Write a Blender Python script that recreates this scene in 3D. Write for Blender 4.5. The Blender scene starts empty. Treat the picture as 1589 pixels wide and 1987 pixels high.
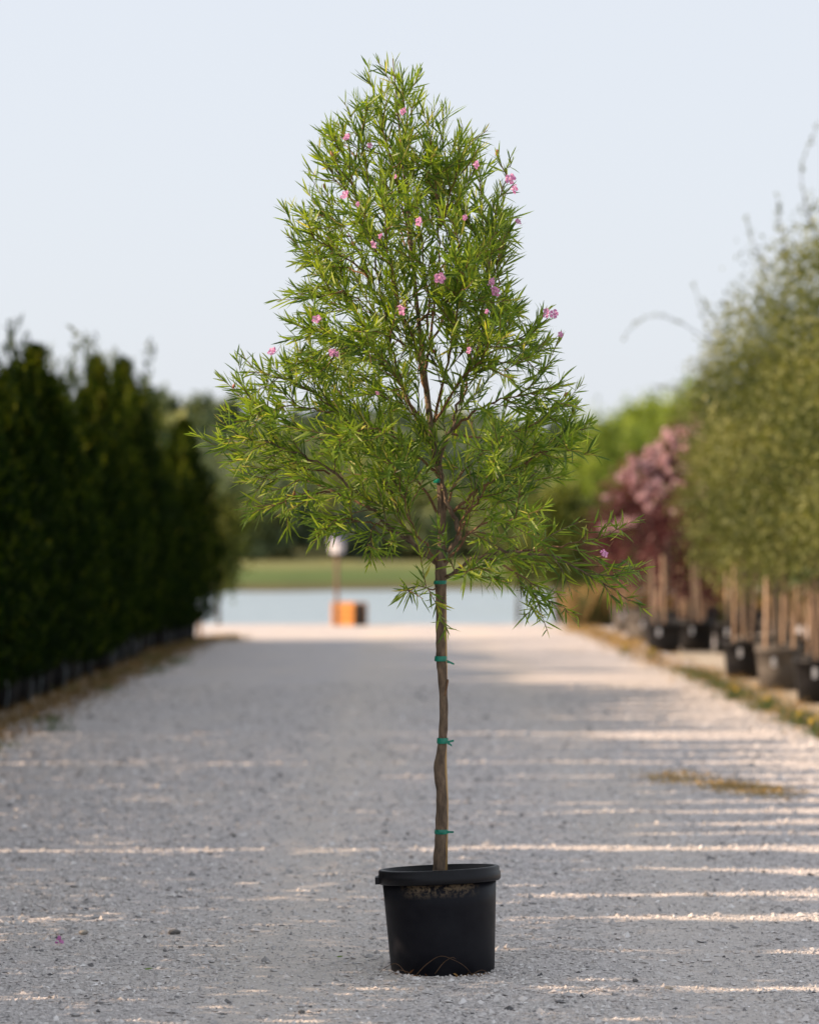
import bpy, bmesh, math, random
import numpy as np
from mathutils import Vector, Matrix, Quaternion

R = math.radians
S = bpy.context.scene
C = S.collection
rng = np.random.default_rng(7)
random.seed(7)

# ------------------------------------------------------------------ camera
EYE = 1.57
FPX = 5863.0                       # focal length in pixels of the 1589 x 1987 photograph
cam = bpy.data.cameras.new("camera")
cam_o = bpy.data.objects.new("camera", cam)
C.objects.link(cam_o)
cam.sensor_fit = 'VERTICAL'
cam.sensor_height = 36.0
cam.lens = FPX / 1987 * 36.0
cam_o.location = (0, 0, EYE)
cam_o.rotation_euler = (R(90 + 0.65), 0, 0)
cam.clip_start = 0.1
cam.clip_end = 6000
cam.dof.use_dof = True
cam.dof.focus_distance = 11.1
cam.dof.aperture_fstop = 2.2
S.camera = cam_o

# ------------------------------------------------------------------ sky, sun, exposure
SUN_EL, SUN_AZ = 29.0, 2.5
w = bpy.data.worlds.new("World")
S.world = w
w.use_nodes = True
nt = w.node_tree
nt.nodes.clear()
out = nt.nodes.new("ShaderNodeOutputWorld")
bg = nt.nodes.new("ShaderNodeBackground")
sky = nt.nodes.new("ShaderNodeTexSky")
sky.sky_type = 'NISHITA'
sky.sun_disc = False
sky.sun_elevation = R(SUN_EL)
sky.sun_rotation = R(270 - SUN_AZ)
sky.altitude = 0
sky.air_density = 1.0
sky.dust_density = 3.0
sky.ozone_density = 1.0
hazy = nt.nodes.new("ShaderNodeMixRGB")     # thin high overcast: evens the dome out
hazy.inputs[0].default_value = 0.85
hazy.inputs[2].default_value = (4.5, 4.71, 5.09, 1)
nt.links.new(sky.outputs[0], hazy.inputs[1])
nt.links.new(hazy.outputs[0], bg.inputs[0])
bg.inputs[1].default_value = 0.1
nt.links.new(bg.outputs[0], out.inputs[0])

sl = bpy.data.lights.new("sun", 'SUN')
sl.energy = 4.6
sl.angle = R(0.5)
sl.color = (1.0, 0.735, 0.515)
so = bpy.data.objects.new("sun", sl)
C.objects.link(so)
d = Vector((math.cos(R(SUN_AZ)), math.sin(R(SUN_AZ)), -math.tan(R(SUN_EL))))
so.rotation_euler = d.to_track_quat('-Z', 'Y').to_euler()
so.location = (-30, 0, 20)

S.view_settings.view_transform = 'Standard'
S.view_settings.look = 'None'
S.view_settings.gamma = 1
S.view_settings.use_curve_mapping = False
S.view_settings.exposure = 0.9
S.cycles.max_bounces = 6
S.cycles.transparent_max_bounces = 8


def W(px, py, Y):
    """a point of the photograph at the distance Y"""
    return Vector(((px - 794.5) * Y / FPX, Y, EYE + (1060 - py) * Y / FPX))


# ------------------------------------------------------------------ materials
def mat(name, rough=0.8, spec=0.3):
    m = bpy.data.materials.new(name)
    m.use_nodes = True
    n = m.node_tree.nodes
    b = n["Principled BSDF"]
    b.inputs["Roughness"].default_value = rough
    b.inputs["Specular IOR Level"].default_value = spec
    return m, n, m.node_tree.links, b


def ramp(n, stops):
    r = n.new("ShaderNodeValToRGB")
    e = r.color_ramp.elements
    while len(e) > 1:
        e.remove(e[-1])
    e[0].position, e[0].color = stops[0][0], (*stops[0][1], 1)
    for p, c in stops[1:]:
        x = e.new(p)
        x.color = (*c, 1)
    return r


def noise(n, l, scale, detail=3, rough=0.6, vec=None):
    t = n.new("ShaderNodeTexNoise")
    t.inputs["Scale"].default_value = scale
    t.inputs["Detail"].default_value = detail
    t.inputs["Roughness"].default_value = rough
    if vec is None:
        g = n.new("ShaderNodeNewGeometry")
        vec = g.outputs["Position"]
    l.new(vec, t.inputs["Vector"])
    return t


def mix(n, l, a, b, f=0.5, mode='MIX'):
    m = n.new("ShaderNodeMixRGB")
    m.blend_type = mode
    for i, v in ((0, f), (1, a), (2, b)):
        if isinstance(v, (int, float)):
            m.inputs[i].default_value = v
        elif isinstance(v, tuple):
            m.inputs[i].default_value = (*v, 1)
        else:
            l.new(v, m.inputs[i])
    return m.outputs[0]


def grain(name, stops, scale, rough=0.85, bump=0.0, spec=0.3, detail=4, stretch=None):
    m, n, l, b = mat(name, rough, spec)
    vec = None
    if stretch:
        g = n.new("ShaderNodeNewGeometry")
        mp = n.new("ShaderNodeMapping")
        mp.inputs["Scale"].default_value = stretch
        l.new(g.outputs["Position"], mp.inputs["Vector"])
        vec = mp.outputs[0]
    t = noise(n, l, scale, detail, 0.65, vec)
    r = ramp(n, stops)
    l.new(t.outputs["Fac"], r.inputs[0])
    l.new(r.outputs[0], b.inputs["Base Color"])
    if bump:
        bp = n.new("ShaderNodeBump")
        bp.inputs["Strength"].default_value = bump
        bp.inputs["Distance"].default_value = 0.01
        l.new(t.outputs["Fac"], bp.inputs["Height"])
        l.new(bp.outputs[0], b.inputs["Normal"])
    return m


def leafy(name, stops, trans=0.35, tcol=None, rough=0.5, spec=0.35):
    """leaves: colour from the per-face 'tint' attribute, some light through the blade"""
    m, n, l, b = mat(name, rough, spec)
    a = n.new("ShaderNodeAttribute")
    a.attribute_name = "tint"
    r = ramp(n, stops)
    l.new(a.outputs["Fac"], r.inputs[0])
    l.new(r.outputs[0], b.inputs["Base Color"])
    if trans:
        tr = n.new("ShaderNodeBsdfTranslucent")
        c = mix(n, l, r.outputs[0], tcol or (1.5, 1.6, 0.5), 1.0, 'MULTIPLY')
        l.new(c, tr.inputs["Color"])
        ms = n.new("ShaderNodeMixShader")
        ms.inputs[0].default_value = trans
        l.new(b.outputs[0], ms.inputs[1])
        l.new(tr.outputs[0], ms.inputs[2])
        l.new(ms.outputs[0], n["Material Output"].inputs[0])
    return m


def tinted(name, stops, rough=0.9):
    return leafy(name, stops, trans=0, rough=rough, spec=0.2)


M = {}
# gravel bed
m, n, l, b = mat("gravel_bed", 0.95, 0.2)
g = n.new("ShaderNodeNewGeometry")
vo = n.new("ShaderNodeTexVoronoi")
vo.inputs["Scale"].default_value = 85
l.new(g.outputs["Position"], vo.inputs["Vector"])
vo2 = n.new("ShaderNodeTexVoronoi")
vo2.inputs["Scale"].default_value = 34
l.new(g.outputs["Position"], vo2.inputs["Vector"])
sep = n.new("ShaderNodeSeparateColor")
l.new(vo.outputs["Color"], sep.inputs[0])
r1 = ramp(n, [(0, (.155, .143, .14)), (.25, (.395, .367, .355)), (.7, (.58, .54, .52)), (1, (.76, .715, .685))])
l.new(sep.outputs[0], r1.inputs[0])
sep2 = n.new("ShaderNodeSeparateColor")
l.new(vo2.outputs["Color"], sep2.inputs[0])
r1b = ramp(n, [(0, (.62, .61, .6)), (.3, (.95, .94, .93)), (1, (1.06, 1.05, 1.05))])
l.new(sep2.outputs[0], r1b.inputs[0])
col = mix(n, l, r1.outputs[0], r1b.outputs[0], 1.0, 'MULTIPLY')
mp = n.new("ShaderNodeMapping")
mp.inputs["Scale"].default_value = (1.0, .35, 1)
l.new(g.outputs["Position"], mp.inputs["Vector"])
big = noise(n, l, 1.1, 5, .6, mp.outputs[0])
r2 = ramp(n, [(.3, (.61, .545, .48)), (.5, (.56, .52, .505)), (.72, (.48, .46, .465))])
l.new(big.outputs["Fac"], r2.inputs[0])
col = mix(n, l, col, r2.outputs[0], .5)
# two compacted, dusty wheel tracks
xs_ = n.new("ShaderNodeSeparateXYZ")
l.new(g.outputs["Position"], xs_.inputs[0])
wv = n.new("ShaderNodeMath")
wv.operation = 'MULTIPLY_ADD'
wv.inputs[1].default_value = .5
l.new(big.outputs["Fac"], wv.inputs[0])
l.new(xs_.outputs["X"], wv.inputs[2])
tk = ramp(n, [(0, (0, 0, 0)), (.36, (0, 0, 0)), (.42, (1, 1, 1)), (.48, (.75, .75, .75)), (.53, (0, 0, 0)), (.62, (0, 0, 0)), (.67, (.7, .7, .7)), (.72, (.7, .7, .7)), (.77, (0, 0, 0))])
mr_ = n.new("ShaderNodeMapRange")
mr_.inputs["From Min"].default_value = -3.0
mr_.inputs["From Max"].default_value = 3.4
l.new(wv.outputs[0], mr_.inputs["Value"])
l.new(mr_.outputs[0], tk.inputs[0])
fk = n.new("ShaderNodeMath")
fk.operation = 'MULTIPLY'
fk.inputs[1].default_value = .55
l.new(tk.outputs[0], fk.inputs[0])
col = mix(n, l, col, (.57, .51, .45), fk.outputs[0])
l.new(col, b.inputs["Base Color"])
bp = n.new("ShaderNodeBump")
bp.inputs["Strength"].default_value = .8
bp.inputs["Distance"].default_value = .008
bp.invert = True
l.new(vo.outputs["Distance"], bp.inputs["Height"])
l.new(bp.outputs[0], b.inputs["Normal"])
M['gravel'] = m
M['stone'] = tinted("gravel_stone", [(0, (.10, .097, .10)), (.15, (.35, .335, .33)), (.5, (.56, .525, .505)), (.85, (.68, .645, .62)), (1, (.83, .80, .785))])
M['stone_dark'] = grain("stone_dark", [(.3, (.10, .10, .10)), (.7, (.21, .2, .19))], 60, .9, .4)
M['stone_tan'] = grain("stone_tan", [(.3, (.24, .22, .19)), (.7, (.40, .37, .33))], 60, .9, .4)
M['ground'] = grain("dry_ground", [(.3, (.20, .17, .12)), (.5, (.38, .33, .26)), (.7, (.50, .45, .38))], 1.6, .95, .5)
M['hill'] = grain("hill_grass", [(.3, (.035, .055, .025)), (.6, (.09, .12, .05))], .06, .95)
m, n, l, b = mat("meadow_grass", .9, .2)
t = noise(n, l, .35, 6, .65)
g = n.new("ShaderNodeNewGeometry")
sx = n.new("ShaderNodeSeparateXYZ")
l.new(g.outputs["Position"], sx.inputs[0])
mr = n.new("ShaderNodeMapRange")
mr.inputs["From Min"].default_value = -.9
mr.inputs["From Max"].default_value = .7
l.new(sx.outputs["Z"], mr.inputs["Value"])
rr = ramp(n, [(0, (.085, .07, .03)), (.18, (.085, .085, .025)), (.38, (.07, .12, .025)), (.6, (.085, .125, .03)), (.8, (.16, .17, .06)), (1, (.19, .19, .075))])
l.new(mr.outputs[0], rr.inputs[0])
r3 = ramp(n, [(.3, (.75, .75, .75)), (.7, (1.2, 1.15, 1.1))])
l.new(t.outputs["Fac"], r3.inputs[0])
l.new(mix(n, l, rr.outputs[0], r3.outputs[0], 1.0, 'MULTIPLY'), b.inputs["Base Color"])
M['meadow'] = m
m, n, l, b = mat("pond_water", .3, .5)
b.inputs["Base Color"].default_value = (.255, .335, .39, 1)
b.inputs["IOR"].default_value = 1.33
t = noise(n, l, 1.6, 4, .6)
bp = n.new("ShaderNodeBump")
bp.inputs["Strength"].default_value = .9
bp.inputs["Distance"].default_value = .25
l.new(t.outputs["Fac"], bp.inputs["Height"])
l.new(bp.outputs[0], b.inputs["Normal"])
M['water'] = m

M['willow_leaf'] = leafy("willow_leaf", [(0, (.045, .092, .026)), (.3, (.115, .197, .033)), (.65, (.24, .32, .037)), (.9, (.33, .39, .045)), (1, (.46, .42, .12))], .43, (1.35, 1.42, .45), .45, .3)
M['bark'] = grain("willow_bark", [(.3, (.06, .045, .034)), (.5, (.13, .095, .066)), (.72, (.23, .165, .11))], 55, .85, .6, .2, 5, (1, 1, .35))
M['twig'] = grain("willow_twig", [(.3, (.10, .055, .03)), (.7, (.22, .13, .07))], 40, .8, .2)
M['bamboo'] = grain("bamboo", [(.3, (.36, .22, .09)), (.7, (.52, .36, .17))], 30, .6, .1, .3, 3, (1, 1, .2))
M['tape'] = grain("green_tape", [(.3, (.0, .13, .085)), (.7, (.0, .24, .16))], 80, .35, 0, .5)
m, n, l, b = mat("pot_plastic", .42, .14)
tc = n.new("ShaderNodeTexCoord")
t1 = noise(n, l, 9, 5, .65, tc.outputs["Object"])
t2 = noise(n, l, 55, 5, .75, tc.outputs["Object"])
sx = n.new("ShaderNodeSeparateXYZ")
l.new(tc.outputs["Object"], sx.inputs[0])
ba = ramp(n, [(.35, (.004, .0045, .008)), (.75, (.012, .0125, .016))])
l.new(t1.outputs["Fac"], ba.inputs[0])
# dirt splashed under the rim
band = ramp(n, [(0, (0, 0, 0)), (.60, (0, 0, 0)), (.86, (1, 1, 1)), (1, (1, 1, 1))])
mr = n.new("ShaderNodeMapRange")
mr.inputs["From Min"].default_value = .19
mr.inputs["From Max"].default_value = .345
l.new(sx.outputs["Z"], mr.inputs["Value"])
l.new(mr.outputs[0], band.inputs[0])
side = n.new("ShaderNodeMapRange")
side.inputs["From Min"].default_value = .15
side.inputs["From Max"].default_value = .09
ab = n.new("ShaderNodeMath")
ab.operation = 'ABSOLUTE'
l.new(sx.outputs["X"], ab.inputs[0])
l.new(ab.outputs[0], side.inputs["Value"])
sp = ramp(n, [(.45, (0, 0, 0)), (.56, (1, 1, 1))])
l.new(t2.outputs["Fac"], sp.inputs[0])
f1 = mix(n, l, band.outputs[0], sp.outputs[0], 1, 'MULTIPLY')
f2 = mix(n, l, f1, side.outputs[0], 1, 'MULTIPLY')
l.new(mix(n, l, ba.outputs[0], (.15, .11, .07), f2), b.inputs["Base Color"])
rr = ramp(n, [(.3, (.36,) * 3), (.7, (.6,) * 3)])
l.new(t1.outputs["Fac"], rr.inputs[0])
l.new(rr.outputs[0], b.inputs["Roughness"])
M['pot'] = m
M['rim'] = grain('pot_rim', [(.3, (.003, .0033, .005)), (.7, (.007, .0073, .010))], 20, .45, 0, .25)
M['pot_dull'] = grain("pot_dull", [(.3, (.006, .006, .008)), (.7, (.017, .017, .018))], 8, .5, 0, .2)
M['pot_grey'] = grain("pot_grey", [(.3, (.07, .062, .055)), (.7, (.15, .135, .12))], 6, .8)
M['soil'] = grain("potting_soil", [(.3, (.02, .014, .01)), (.7, (.06, .042, .03))], 60, .95, .8)
M['root'] = grain("root", [(.3, (.06, .035, .02)), (.7, (.15, .09, .05))], 30, .9)
M['mulch'] = tinted("dead_leaf", [(0, (.06, .025, .012)), (.6, (.2, .09, .035)), (1, (.3, .17, .06))])
M['petal'] = leafy("petal", [(0, (.45, .13, .34)), (.5, (.66, .30, .54)), (.9, (.80, .55, .70)), (1, (.75, .5, .2))], .35, (1.1, .9, 1.1), .6)
M['bud'] = leafy("bud", [(0, (.30, .09, .05)), (.5, (.45, .16, .14)), (1, (.55, .25, .3))], .2, (1, 1, 1), .6)
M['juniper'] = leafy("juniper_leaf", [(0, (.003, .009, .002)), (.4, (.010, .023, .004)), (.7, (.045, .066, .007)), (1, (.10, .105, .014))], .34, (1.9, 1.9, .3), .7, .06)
M['oak_leaf'] = leafy("oak_leaf", [(0, (.04, .058, .016)), (.45, (.125, .145, .040)), (.8, (.22, .235, .075)), (1, (.31, .305, .115))], .25, (1.3, 1.3, .5), .6, .25)
M['burgundy'] = leafy("burgundy_leaf", [(0, (.042, .016, .017)), (.5, (.10, .036, .037)), (.85, (.175, .075, .068)), (1, (.25, .13, .105))], .25, (1.4, .8, .8), .6, .25)
M['blossom'] = leafy("pink_blossom", [(0, (.66, .42, .47)), (.6, (.78, .58, .60)), (1, (.82, .70, .66))], .3, (1, .9, .9), .7)
M['lime_leaf'] = leafy("lime_leaf", [(0, (.12, .17, .035)), (.5, (.22, .29, .055)), (1, (.36, .43, .10))], .4, (1.3, 1.3, .4), .6, .25)
M['olive_leaf'] = leafy("olive_leaf", [(0, (.04, .06, .014)), (.5, (.095, .115, .024)), (1, (.18, .20, .04))], .3, (1.4, 1.4, .4), .6, .2)
M['wood_leaf'] = leafy("wood_leaf", [(0, (.06, .09, .07)), (.35, (.095, .13, .082)), (.7, (.17, .205, .09)), (1, (.28, .30, .12))], .2, (1.3, 1.3, .6), .7, .15)  # pale bluish greens, distance haze mixed into the leaf colour
M['dark_bark'] = grain("dark_bark", [(.3, (.035, .028, .022)), (.7, (.11, .09, .07))], 25, .9, .4)
M['stake'] = grain("stake_wood", [(.3, (.28, .19, .13)), (.7, (.43, .31, .22))], 14, .8, .1, .2, 3, (1, 1, .2))
M['tag'] = grain("plastic_tag", [(.3, (.66, .66, .68)), (.7, (.82, .82, .84))], 20, .4)
M['tube'] = grain("drip_tube", [(.3, (.10, .14, .17)), (.7, (.2, .25, .28))], 10, .3, 0, .6)
M['crate'] = grain("crate_wood", [(.3, (.48, .19, .045)), (.7, (.70, .31, .08))], 7, .75, .2, .25, 4, (1, 1, .3))
M['crate_shade'] = grain("crate_shade", [(.3, (.05, .035, .025)), (.7, (.10, .07, .05))], 7, .85)  # darker copy of the crate wood, shade put into its colour
M['pole'] = grain("pole_wood", [(.3, (.12, .075, .055)), (.7, (.2, .13, .10))], 8, .85)
M['white'] = grain("white_paint", [(.3, (.50, .49, .51)), (.7, (.60, .59, .61))], 5, .5)
M['greyroof'] = grain("grey_top", [(.3, (.15, .17, .26)), (.7, (.22, .24, .33))], 5, .5)
M['straw'] = tinted("dry_blade", [(0, (.12, .075, .03)), (.4, (.26, .17, .07)), (.8, (.42, .29, .11)), (1, (.52, .38, .15))])
M['weed'] = leafy("weed_leaf", [(0, (.025, .05, .012)), (.6, (.06, .10, .025)), (1, (.12, .15, .04))], .25, (1.3, 1.4, .5))
M['yellow'] = grain("yellow_petal", [(.3, (.62, .40, .02)), (.7, (.75, .52, .05))], 30, .7)
M['fallen_green'] = leafy("fallen_green", [(0, (.07, .14, .02)), (1, (.16, .24, .03))], .2)


# ------------------------------------------------------------------ builders
def tag(o, label=None, cat=None, group=None, kind=None):
    if label: o["label"] = label
    if cat: o["category"] = cat
    if group: o["group"] = group
    if kind: o["kind"] = kind
    return o


def empty(name, loc, rz=0, **k):
    o = bpy.data.objects.new(name, None)
    o.empty_display_size = .1
    o.location = loc
    o.rotation_euler = (0, 0, rz)
    C.objects.link(o)
    return tag(o, **k)


def link(name, me, parent=None, loc=None):
    o = bpy.data.objects.new(name, me)
    C.objects.link(o)
    if parent: o.parent = parent
    if loc is not None: o.location = loc
    return o


def copy_tree(o, parent=None):
    c = o.copy()
    C.objects.link(c)
    c.parent = parent
    for ch in [x for x in bpy.data.objects if x.parent == o]:
        copy_tree(ch, c)
    return c


class MB:
    def __init__(s):
        s.v, s.f, s.sm = [], [], []

    def add(s, vs, fs, smooth=False):
        k = len(s.v)
        s.v += [tuple(x) for x in vs]
        s.f += [tuple(i + k for i in f) for f in fs]
        s.sm += [smooth] * len(fs)
        return s

    def box(s, c, size, rot=None, taper=1.0):
        hx, hy, hz = size[0] / 2, size[1] / 2, size[2] / 2
        vs = []
        for z in (-1, 1):
            k = taper if z > 0 else 1
            for x, y in ((-1, -1), (1, -1), (1, 1), (-1, 1)):
                p = Vector((x * hx * k, y * hy * k, z * hz))
                if rot: p = rot @ p
                vs.append(p + Vector(c))
        return s.add(vs, [(0, 3, 2, 1), (4, 5, 6, 7), (0, 1, 5, 4), (1, 2, 6, 5), (2, 3, 7, 6), (3, 0, 4, 7)])

    def tube(s, pts, rad, n=8, cap=True):
        pts = [Vector(p) for p in pts]
        if isinstance(rad, (int, float)): rad = [rad] * len(pts)
        vs, fs = [], []
        up = None
        for i, p in enumerate(pts):
            t = (pts[min(i + 1, len(pts) - 1)] - pts[max(i - 1, 0)])
            t = t.normalized() if t.length > 1e-9 else Vector((0, 0, 1))
            if up is None:
                up = t.orthogonal().normalized()
            up = (up - t * up.dot(t))
            up = up.normalized() if up.length > 1e-6 else t.orthogonal().normalized()
            sd = t.cross(up)
            for k in range(n):
                a = 2 * math.pi * k / n
                vs.append(p + (up * math.cos(a) + sd * math.sin(a)) * rad[i])
        for i in range(len(pts) - 1):
            for k in range(n):
                fs.append((i * n + k, i * n + (k + 1) % n, (i + 1) * n + (k + 1) % n, (i + 1) * n + k))
        if cap:
            fs.append(tuple(range(n - 1, -1, -1)))
            fs.append(tuple(range((len(pts) - 1) * n, len(pts) * n)))
        return s.add(vs, fs, True)

    def lathe(s, prof, n=40, wob=None):
        vs, fs = [], []
        for r, z in prof:
            for k in range(n):
                a = 2 * math.pi * k / n
                rr = r * (1 + (wob(a, z) if wob else 0))
                vs.append((rr * math.cos(a), rr * math.sin(a), z))
        for i in range(len(prof) - 1):
            for k in range(n):
                fs.append((i * n + k, i * n + (k + 1) % n, (i + 1) * n + (k + 1) % n, (i + 1) * n + k))
        return s.add(vs, fs, True)

    def mesh(s, name, m):
        me = bpy.data.meshes.new(name)
        me.from_pydata(s.v, [], s.f)
        me.polygons.foreach_set("use_smooth", s.sm)
        me.materials.append(m)
        me.update()
        return me

    def build(s, name, m, parent=None, loc=None):
        return link(name, s.mesh(name, m), parent, loc)


def np_mesh(name, V, faces, tint, m, smooth=False):
    """V (n,k,3) copies of a k-vertex shape whose polygons are `faces`; tint (n,)"""
    nn, k, _ = V.shape
    me = bpy.data.meshes.new(name)
    me.vertices.add(nn * k)
    me.vertices.foreach_set("co", V.reshape(-1).astype(np.float32))
    lens = np.array([len(f) for f in faces])
    flat = np.concatenate([np.array(f) for f in faces])
    loops = (flat[None, :] + (np.arange(nn) * k)[:, None]).reshape(-1)
    tot = np.tile(lens, nn)
    start = np.concatenate([[0], np.cumsum(tot)[:-1]])
    me.loops.add(len(loops))
    me.loops.foreach_set("vertex_index", loops.astype(np.int32))
    me.polygons.add(len(tot))
    me.polygons.foreach_set("loop_start", start.astype(np.int32))
    me.polygons.foreach_set("loop_total", tot.astype(np.int32))
    me.polygons.foreach_set("use_smooth", np.full(len(tot), smooth))
    me.update(calc_edges=True)
    a = me.attributes.new("tint", 'FLOAT', 'FACE')
    a.data.foreach_set("value", np.repeat(tint, len(faces)).astype(np.float32))
    me.materials.append(m)
    return me


def unit(a):
    return a / np.maximum(np.linalg.norm(a, axis=-1, keepdims=True), 1e-9)


def rhomb(P, D, L, Wd, r=None):
    """leaf quads from base P along D"""
    r = r or rng
    q = r.normal(size=P.shape)
    s_ = unit(np.cross(D, q))
    L = np.asarray(L).reshape(-1, 1)
    Wd = np.asarray(Wd).reshape(-1, 1)
    mid = P + D * L * .45
    return np.stack([P, mid + s_ * Wd / 2, P + D * L, mid - s_ * Wd / 2], 1)


QUAD = [(0, 1, 2, 3)]
LEAF_T = np.array([0, .18, .18, .48, .48, .78, .78, 1])
LEAF_S = np.array([0, .78, -.78, 1, -1, .62, -.62, 0]) * .5
LEAF_F = [(0, 2, 1), (1, 2, 4, 3), (3, 4, 6, 5), (5, 6, 7)]


def long_leaf(P, D, N, L, Wd, bend):
    s_ = unit(np.cross(D, N))
    n_ = unit(np.cross(s_, D))
    L, Wd, bend = (np.asarray(x).reshape(-1, 1, 1) for x in (L, Wd, bend))
    t = LEAF_T[None, :, None]
    return P[:, None] + D[:, None] * L * t + s_[:, None] * Wd * LEAF_S[None, :, None] + n_[:, None] * (bend * L * t * t)


def smooth_path(pts, sub=6):
    pts = [Vector(p) for p in pts]
    P = [pts[0] * 2 - pts[1]] + pts + [pts[-1] * 2 - pts[-2]]
    o = []
    for i in range(1, len(P) - 2):
        a, b, c, e = P[i - 1], P[i], P[i + 1], P[i + 2]
        for k in range(sub):
            t = k / sub
            o.append(.5 * ((2 * b) + (c - a) * t + (2 * a - 5 * b + 4 * c - e) * t * t + (3 * b - a - 3 * c + e) * t ** 3))
    o.append(pts[-1].copy())
    return o


# ------------------------------------------------------------------ setting
def sheet(name, xs, ys, zf, m, kind='structure'):
    X, Y = np.meshgrid(xs, ys)
    Z = zf(X, Y)
    V = np.stack([X, Y, Z], -1).reshape(-1, 3)
    nx, ny = len(xs), len(ys)
    i = (np.arange(ny - 1)[:, None] * nx + np.arange(nx - 1)[None, :]).reshape(-1)
    F = np.stack([i, i + 1, i + nx + 1, i + nx], 1)
    me = bpy.data.meshes.new(name)
    me.from_pydata(V.tolist(), [], F.tolist())
    me.polygons.foreach_set("use_smooth", [True] * len(F))
    me.materials.append(m)
    o = link(name, me)
    o["kind"] = kind
    return o


def interp(Y, a, b):
    return np.interp(Y, a, b)


def ground_z(X, Y):
    z = interp(Y, [-60, 60.2, 61.5, 64, 160, 2500], [0, 0, -.12, -1.3, -1.6, -1.6])
    return z


sheet("ground", np.array([-2000, -400, -120, -60, -30, -15, -8, -4, 0, 4, 8, 15, 30, 60, 120, 400, 2000.]),
      np.array([-60, -20, 0, 20, 40, 50, 58, 60.2, 60.8, 61.5, 62.5, 64, 90, 160, 300, 900, 2500.]), ground_z, M['ground'])


def bumps(X, Y):
    return (.006 * np.sin(X * 1.7 + .6 * np.sin(Y * .9)) * np.cos(Y * .8 + 1) + .004 * np.sin(X * 4.1 + Y * 2.3) * np.sin(Y * 3.7 - X)) + .012


# the gravel drive, and the wide gravel apron it runs into before the pond
sheet("gravel_road", np.linspace(-3.45, 3.75, 49), np.linspace(-8, 46, 433), bumps, M['gravel'])
sheet("gravel_apron", np.linspace(-14, 22, 73), np.linspace(46, 60.2, 57), lambda X, Y: .012 + 0 * X, M['gravel'])


def shore(X):
    return 168 + 3 * np.sin(X * .06 + 1) + 5 * np.exp(-((X + 8) / 3.5) ** 2) * -1 + 1.2 * np.sin(X * .31)


def meadow_z(X, Y):
    t = Y - shore(X)
    z = interp(t, [-12, 0, 3, 10, 30, 60, 140], [-1.7, -.88, -.55, -.1, .42, .62, 3.0])
    return z + .04 * np.sin(X * .8 + Y * .5)


sheet("meadow", np.linspace(-120, 120, 121), np.concatenate([np.linspace(150, 215, 53), np.linspace(220, 310, 14)]), meadow_z, M['meadow'])
sheet("pond_water", np.linspace(-110, 110, 12), np.linspace(61, 178, 10), lambda X, Y: -.9 + 0 * X, M['water'])


def hill_z(X, Y):
    return interp(Y, [255, 300, 420, 700, 1500], [-1, 2.2, 11, 17, 17]) * (1 + .12 * np.sin(X * .011 + 2) - .10 * np.sin(X * .03)) + interp(X, [-400, -30, 60, 400], [2, 2, -1, -4]) * interp(Y, [255, 420], [0, 1])


sheet("hill", np.linspace(-700, 700, 90), np.concatenate([np.linspace(255, 430, 16), np.array([500, 700, 1000, 1500])]), hill_z, M['hill'])

# ------------------------------------------------------------------ gravel stones
def stones(n, seed):
    r = np.random.default_rng(seed)
    u = r.random(n)
    py = 1330 + (2060 - 1330) * u
    Y = 9185 / (py - 1060)
    X = (r.random(n) - .5) * 2 * np.minimum(.168 * Y, 3.4)
    size = np.clip(.0052 * np.exp(r.normal(size=n) * .48), .002, .02) * np.clip(Y / 13, .9, 1.6)
    base = np.array([[1, 0, 0], [0, 1, 0], [-1, 0, 0], [0, -1, 0], [0, 0, .8], [0, 0, -.6]], float)
    a = r.random(n) * 6.283
    ca, sa = np.cos(a), np.sin(a)
    sc = size[:, None] * (1 + r.normal(size=(n, 3)) * .28)
    sc[:, 2] *= .72
    V = base[None] * sc[:, None, :] * (1 + r.normal(size=(n, 6, 1)) * .22)
    V += r.normal(size=V.shape) * size[:, None, None] * .2
    x = V[..., 0] * ca[:, None] - V[..., 1] * sa[:, None]
    y = V[..., 0] * sa[:, None] + V[..., 1] * ca[:, None]
    V[..., 0], V[..., 1] = x, y
    V[..., 0] += X[:, None]
    V[..., 1] += Y[:, None]
    V[..., 2] += (bumps(X, Y) + size * .15)[:, None]
    # leave the tree's own pot clear
    keep = (X - .13) ** 2 + (Y - 11.2) ** 2 > .2 ** 2
    track = np.exp(-((X + .48 + .12 * np.sin(Y * .9)) / .32) ** 2) + .8 * np.exp(-((X - 1.15 + .1 * np.sin(Y * .7)) / .25) ** 2)
    keep &= r.random(n) > .62 * track
    F = [(0, 1, 4), (1, 2, 4), (2, 3, 4), (3, 0, 4), (1, 0, 5), (2, 1, 5), (3, 2, 5), (0, 3, 5)]
    return np_mesh("gravel", V[keep], F, np.clip(r.normal(.5, .2, n), 0, 1)[keep], M['stone'])


tag(link("gravel", stones(135000, 3)), "loose grey and tan gravel scattered over the road", "gravel", kind="stuff")


def rock_mesh(name, seed, m):
    bm = bmesh.new()
    bmesh.ops.create_icosphere(bm, subdivisions=2, radius=1)
    r = random.Random(seed)
    offs = [Vector((r.gauss(0, 1), r.gauss(0, 1), r.gauss(0, 1))).normalized() for _ in range(7)]
    for v in bm.verts:
        k = 1
        for o in offs:
            dd = v.co.dot(o)
            if dd > .55: k *= 1 - (dd - .55) * .5
        v.co *= k
        v.co.z *= .62
    me = bpy.data.meshes.new(name)
    bm.to_mesh(me)
    bm.free()
    me.materials.append(m)
    return me


def on_road(px, py):
    Y = 9185 / (py - 1060)
    x = (px - 794.5) * Y / FPX
    return x, Y, float(bumps(np.array(x), np.array(Y)))


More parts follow.
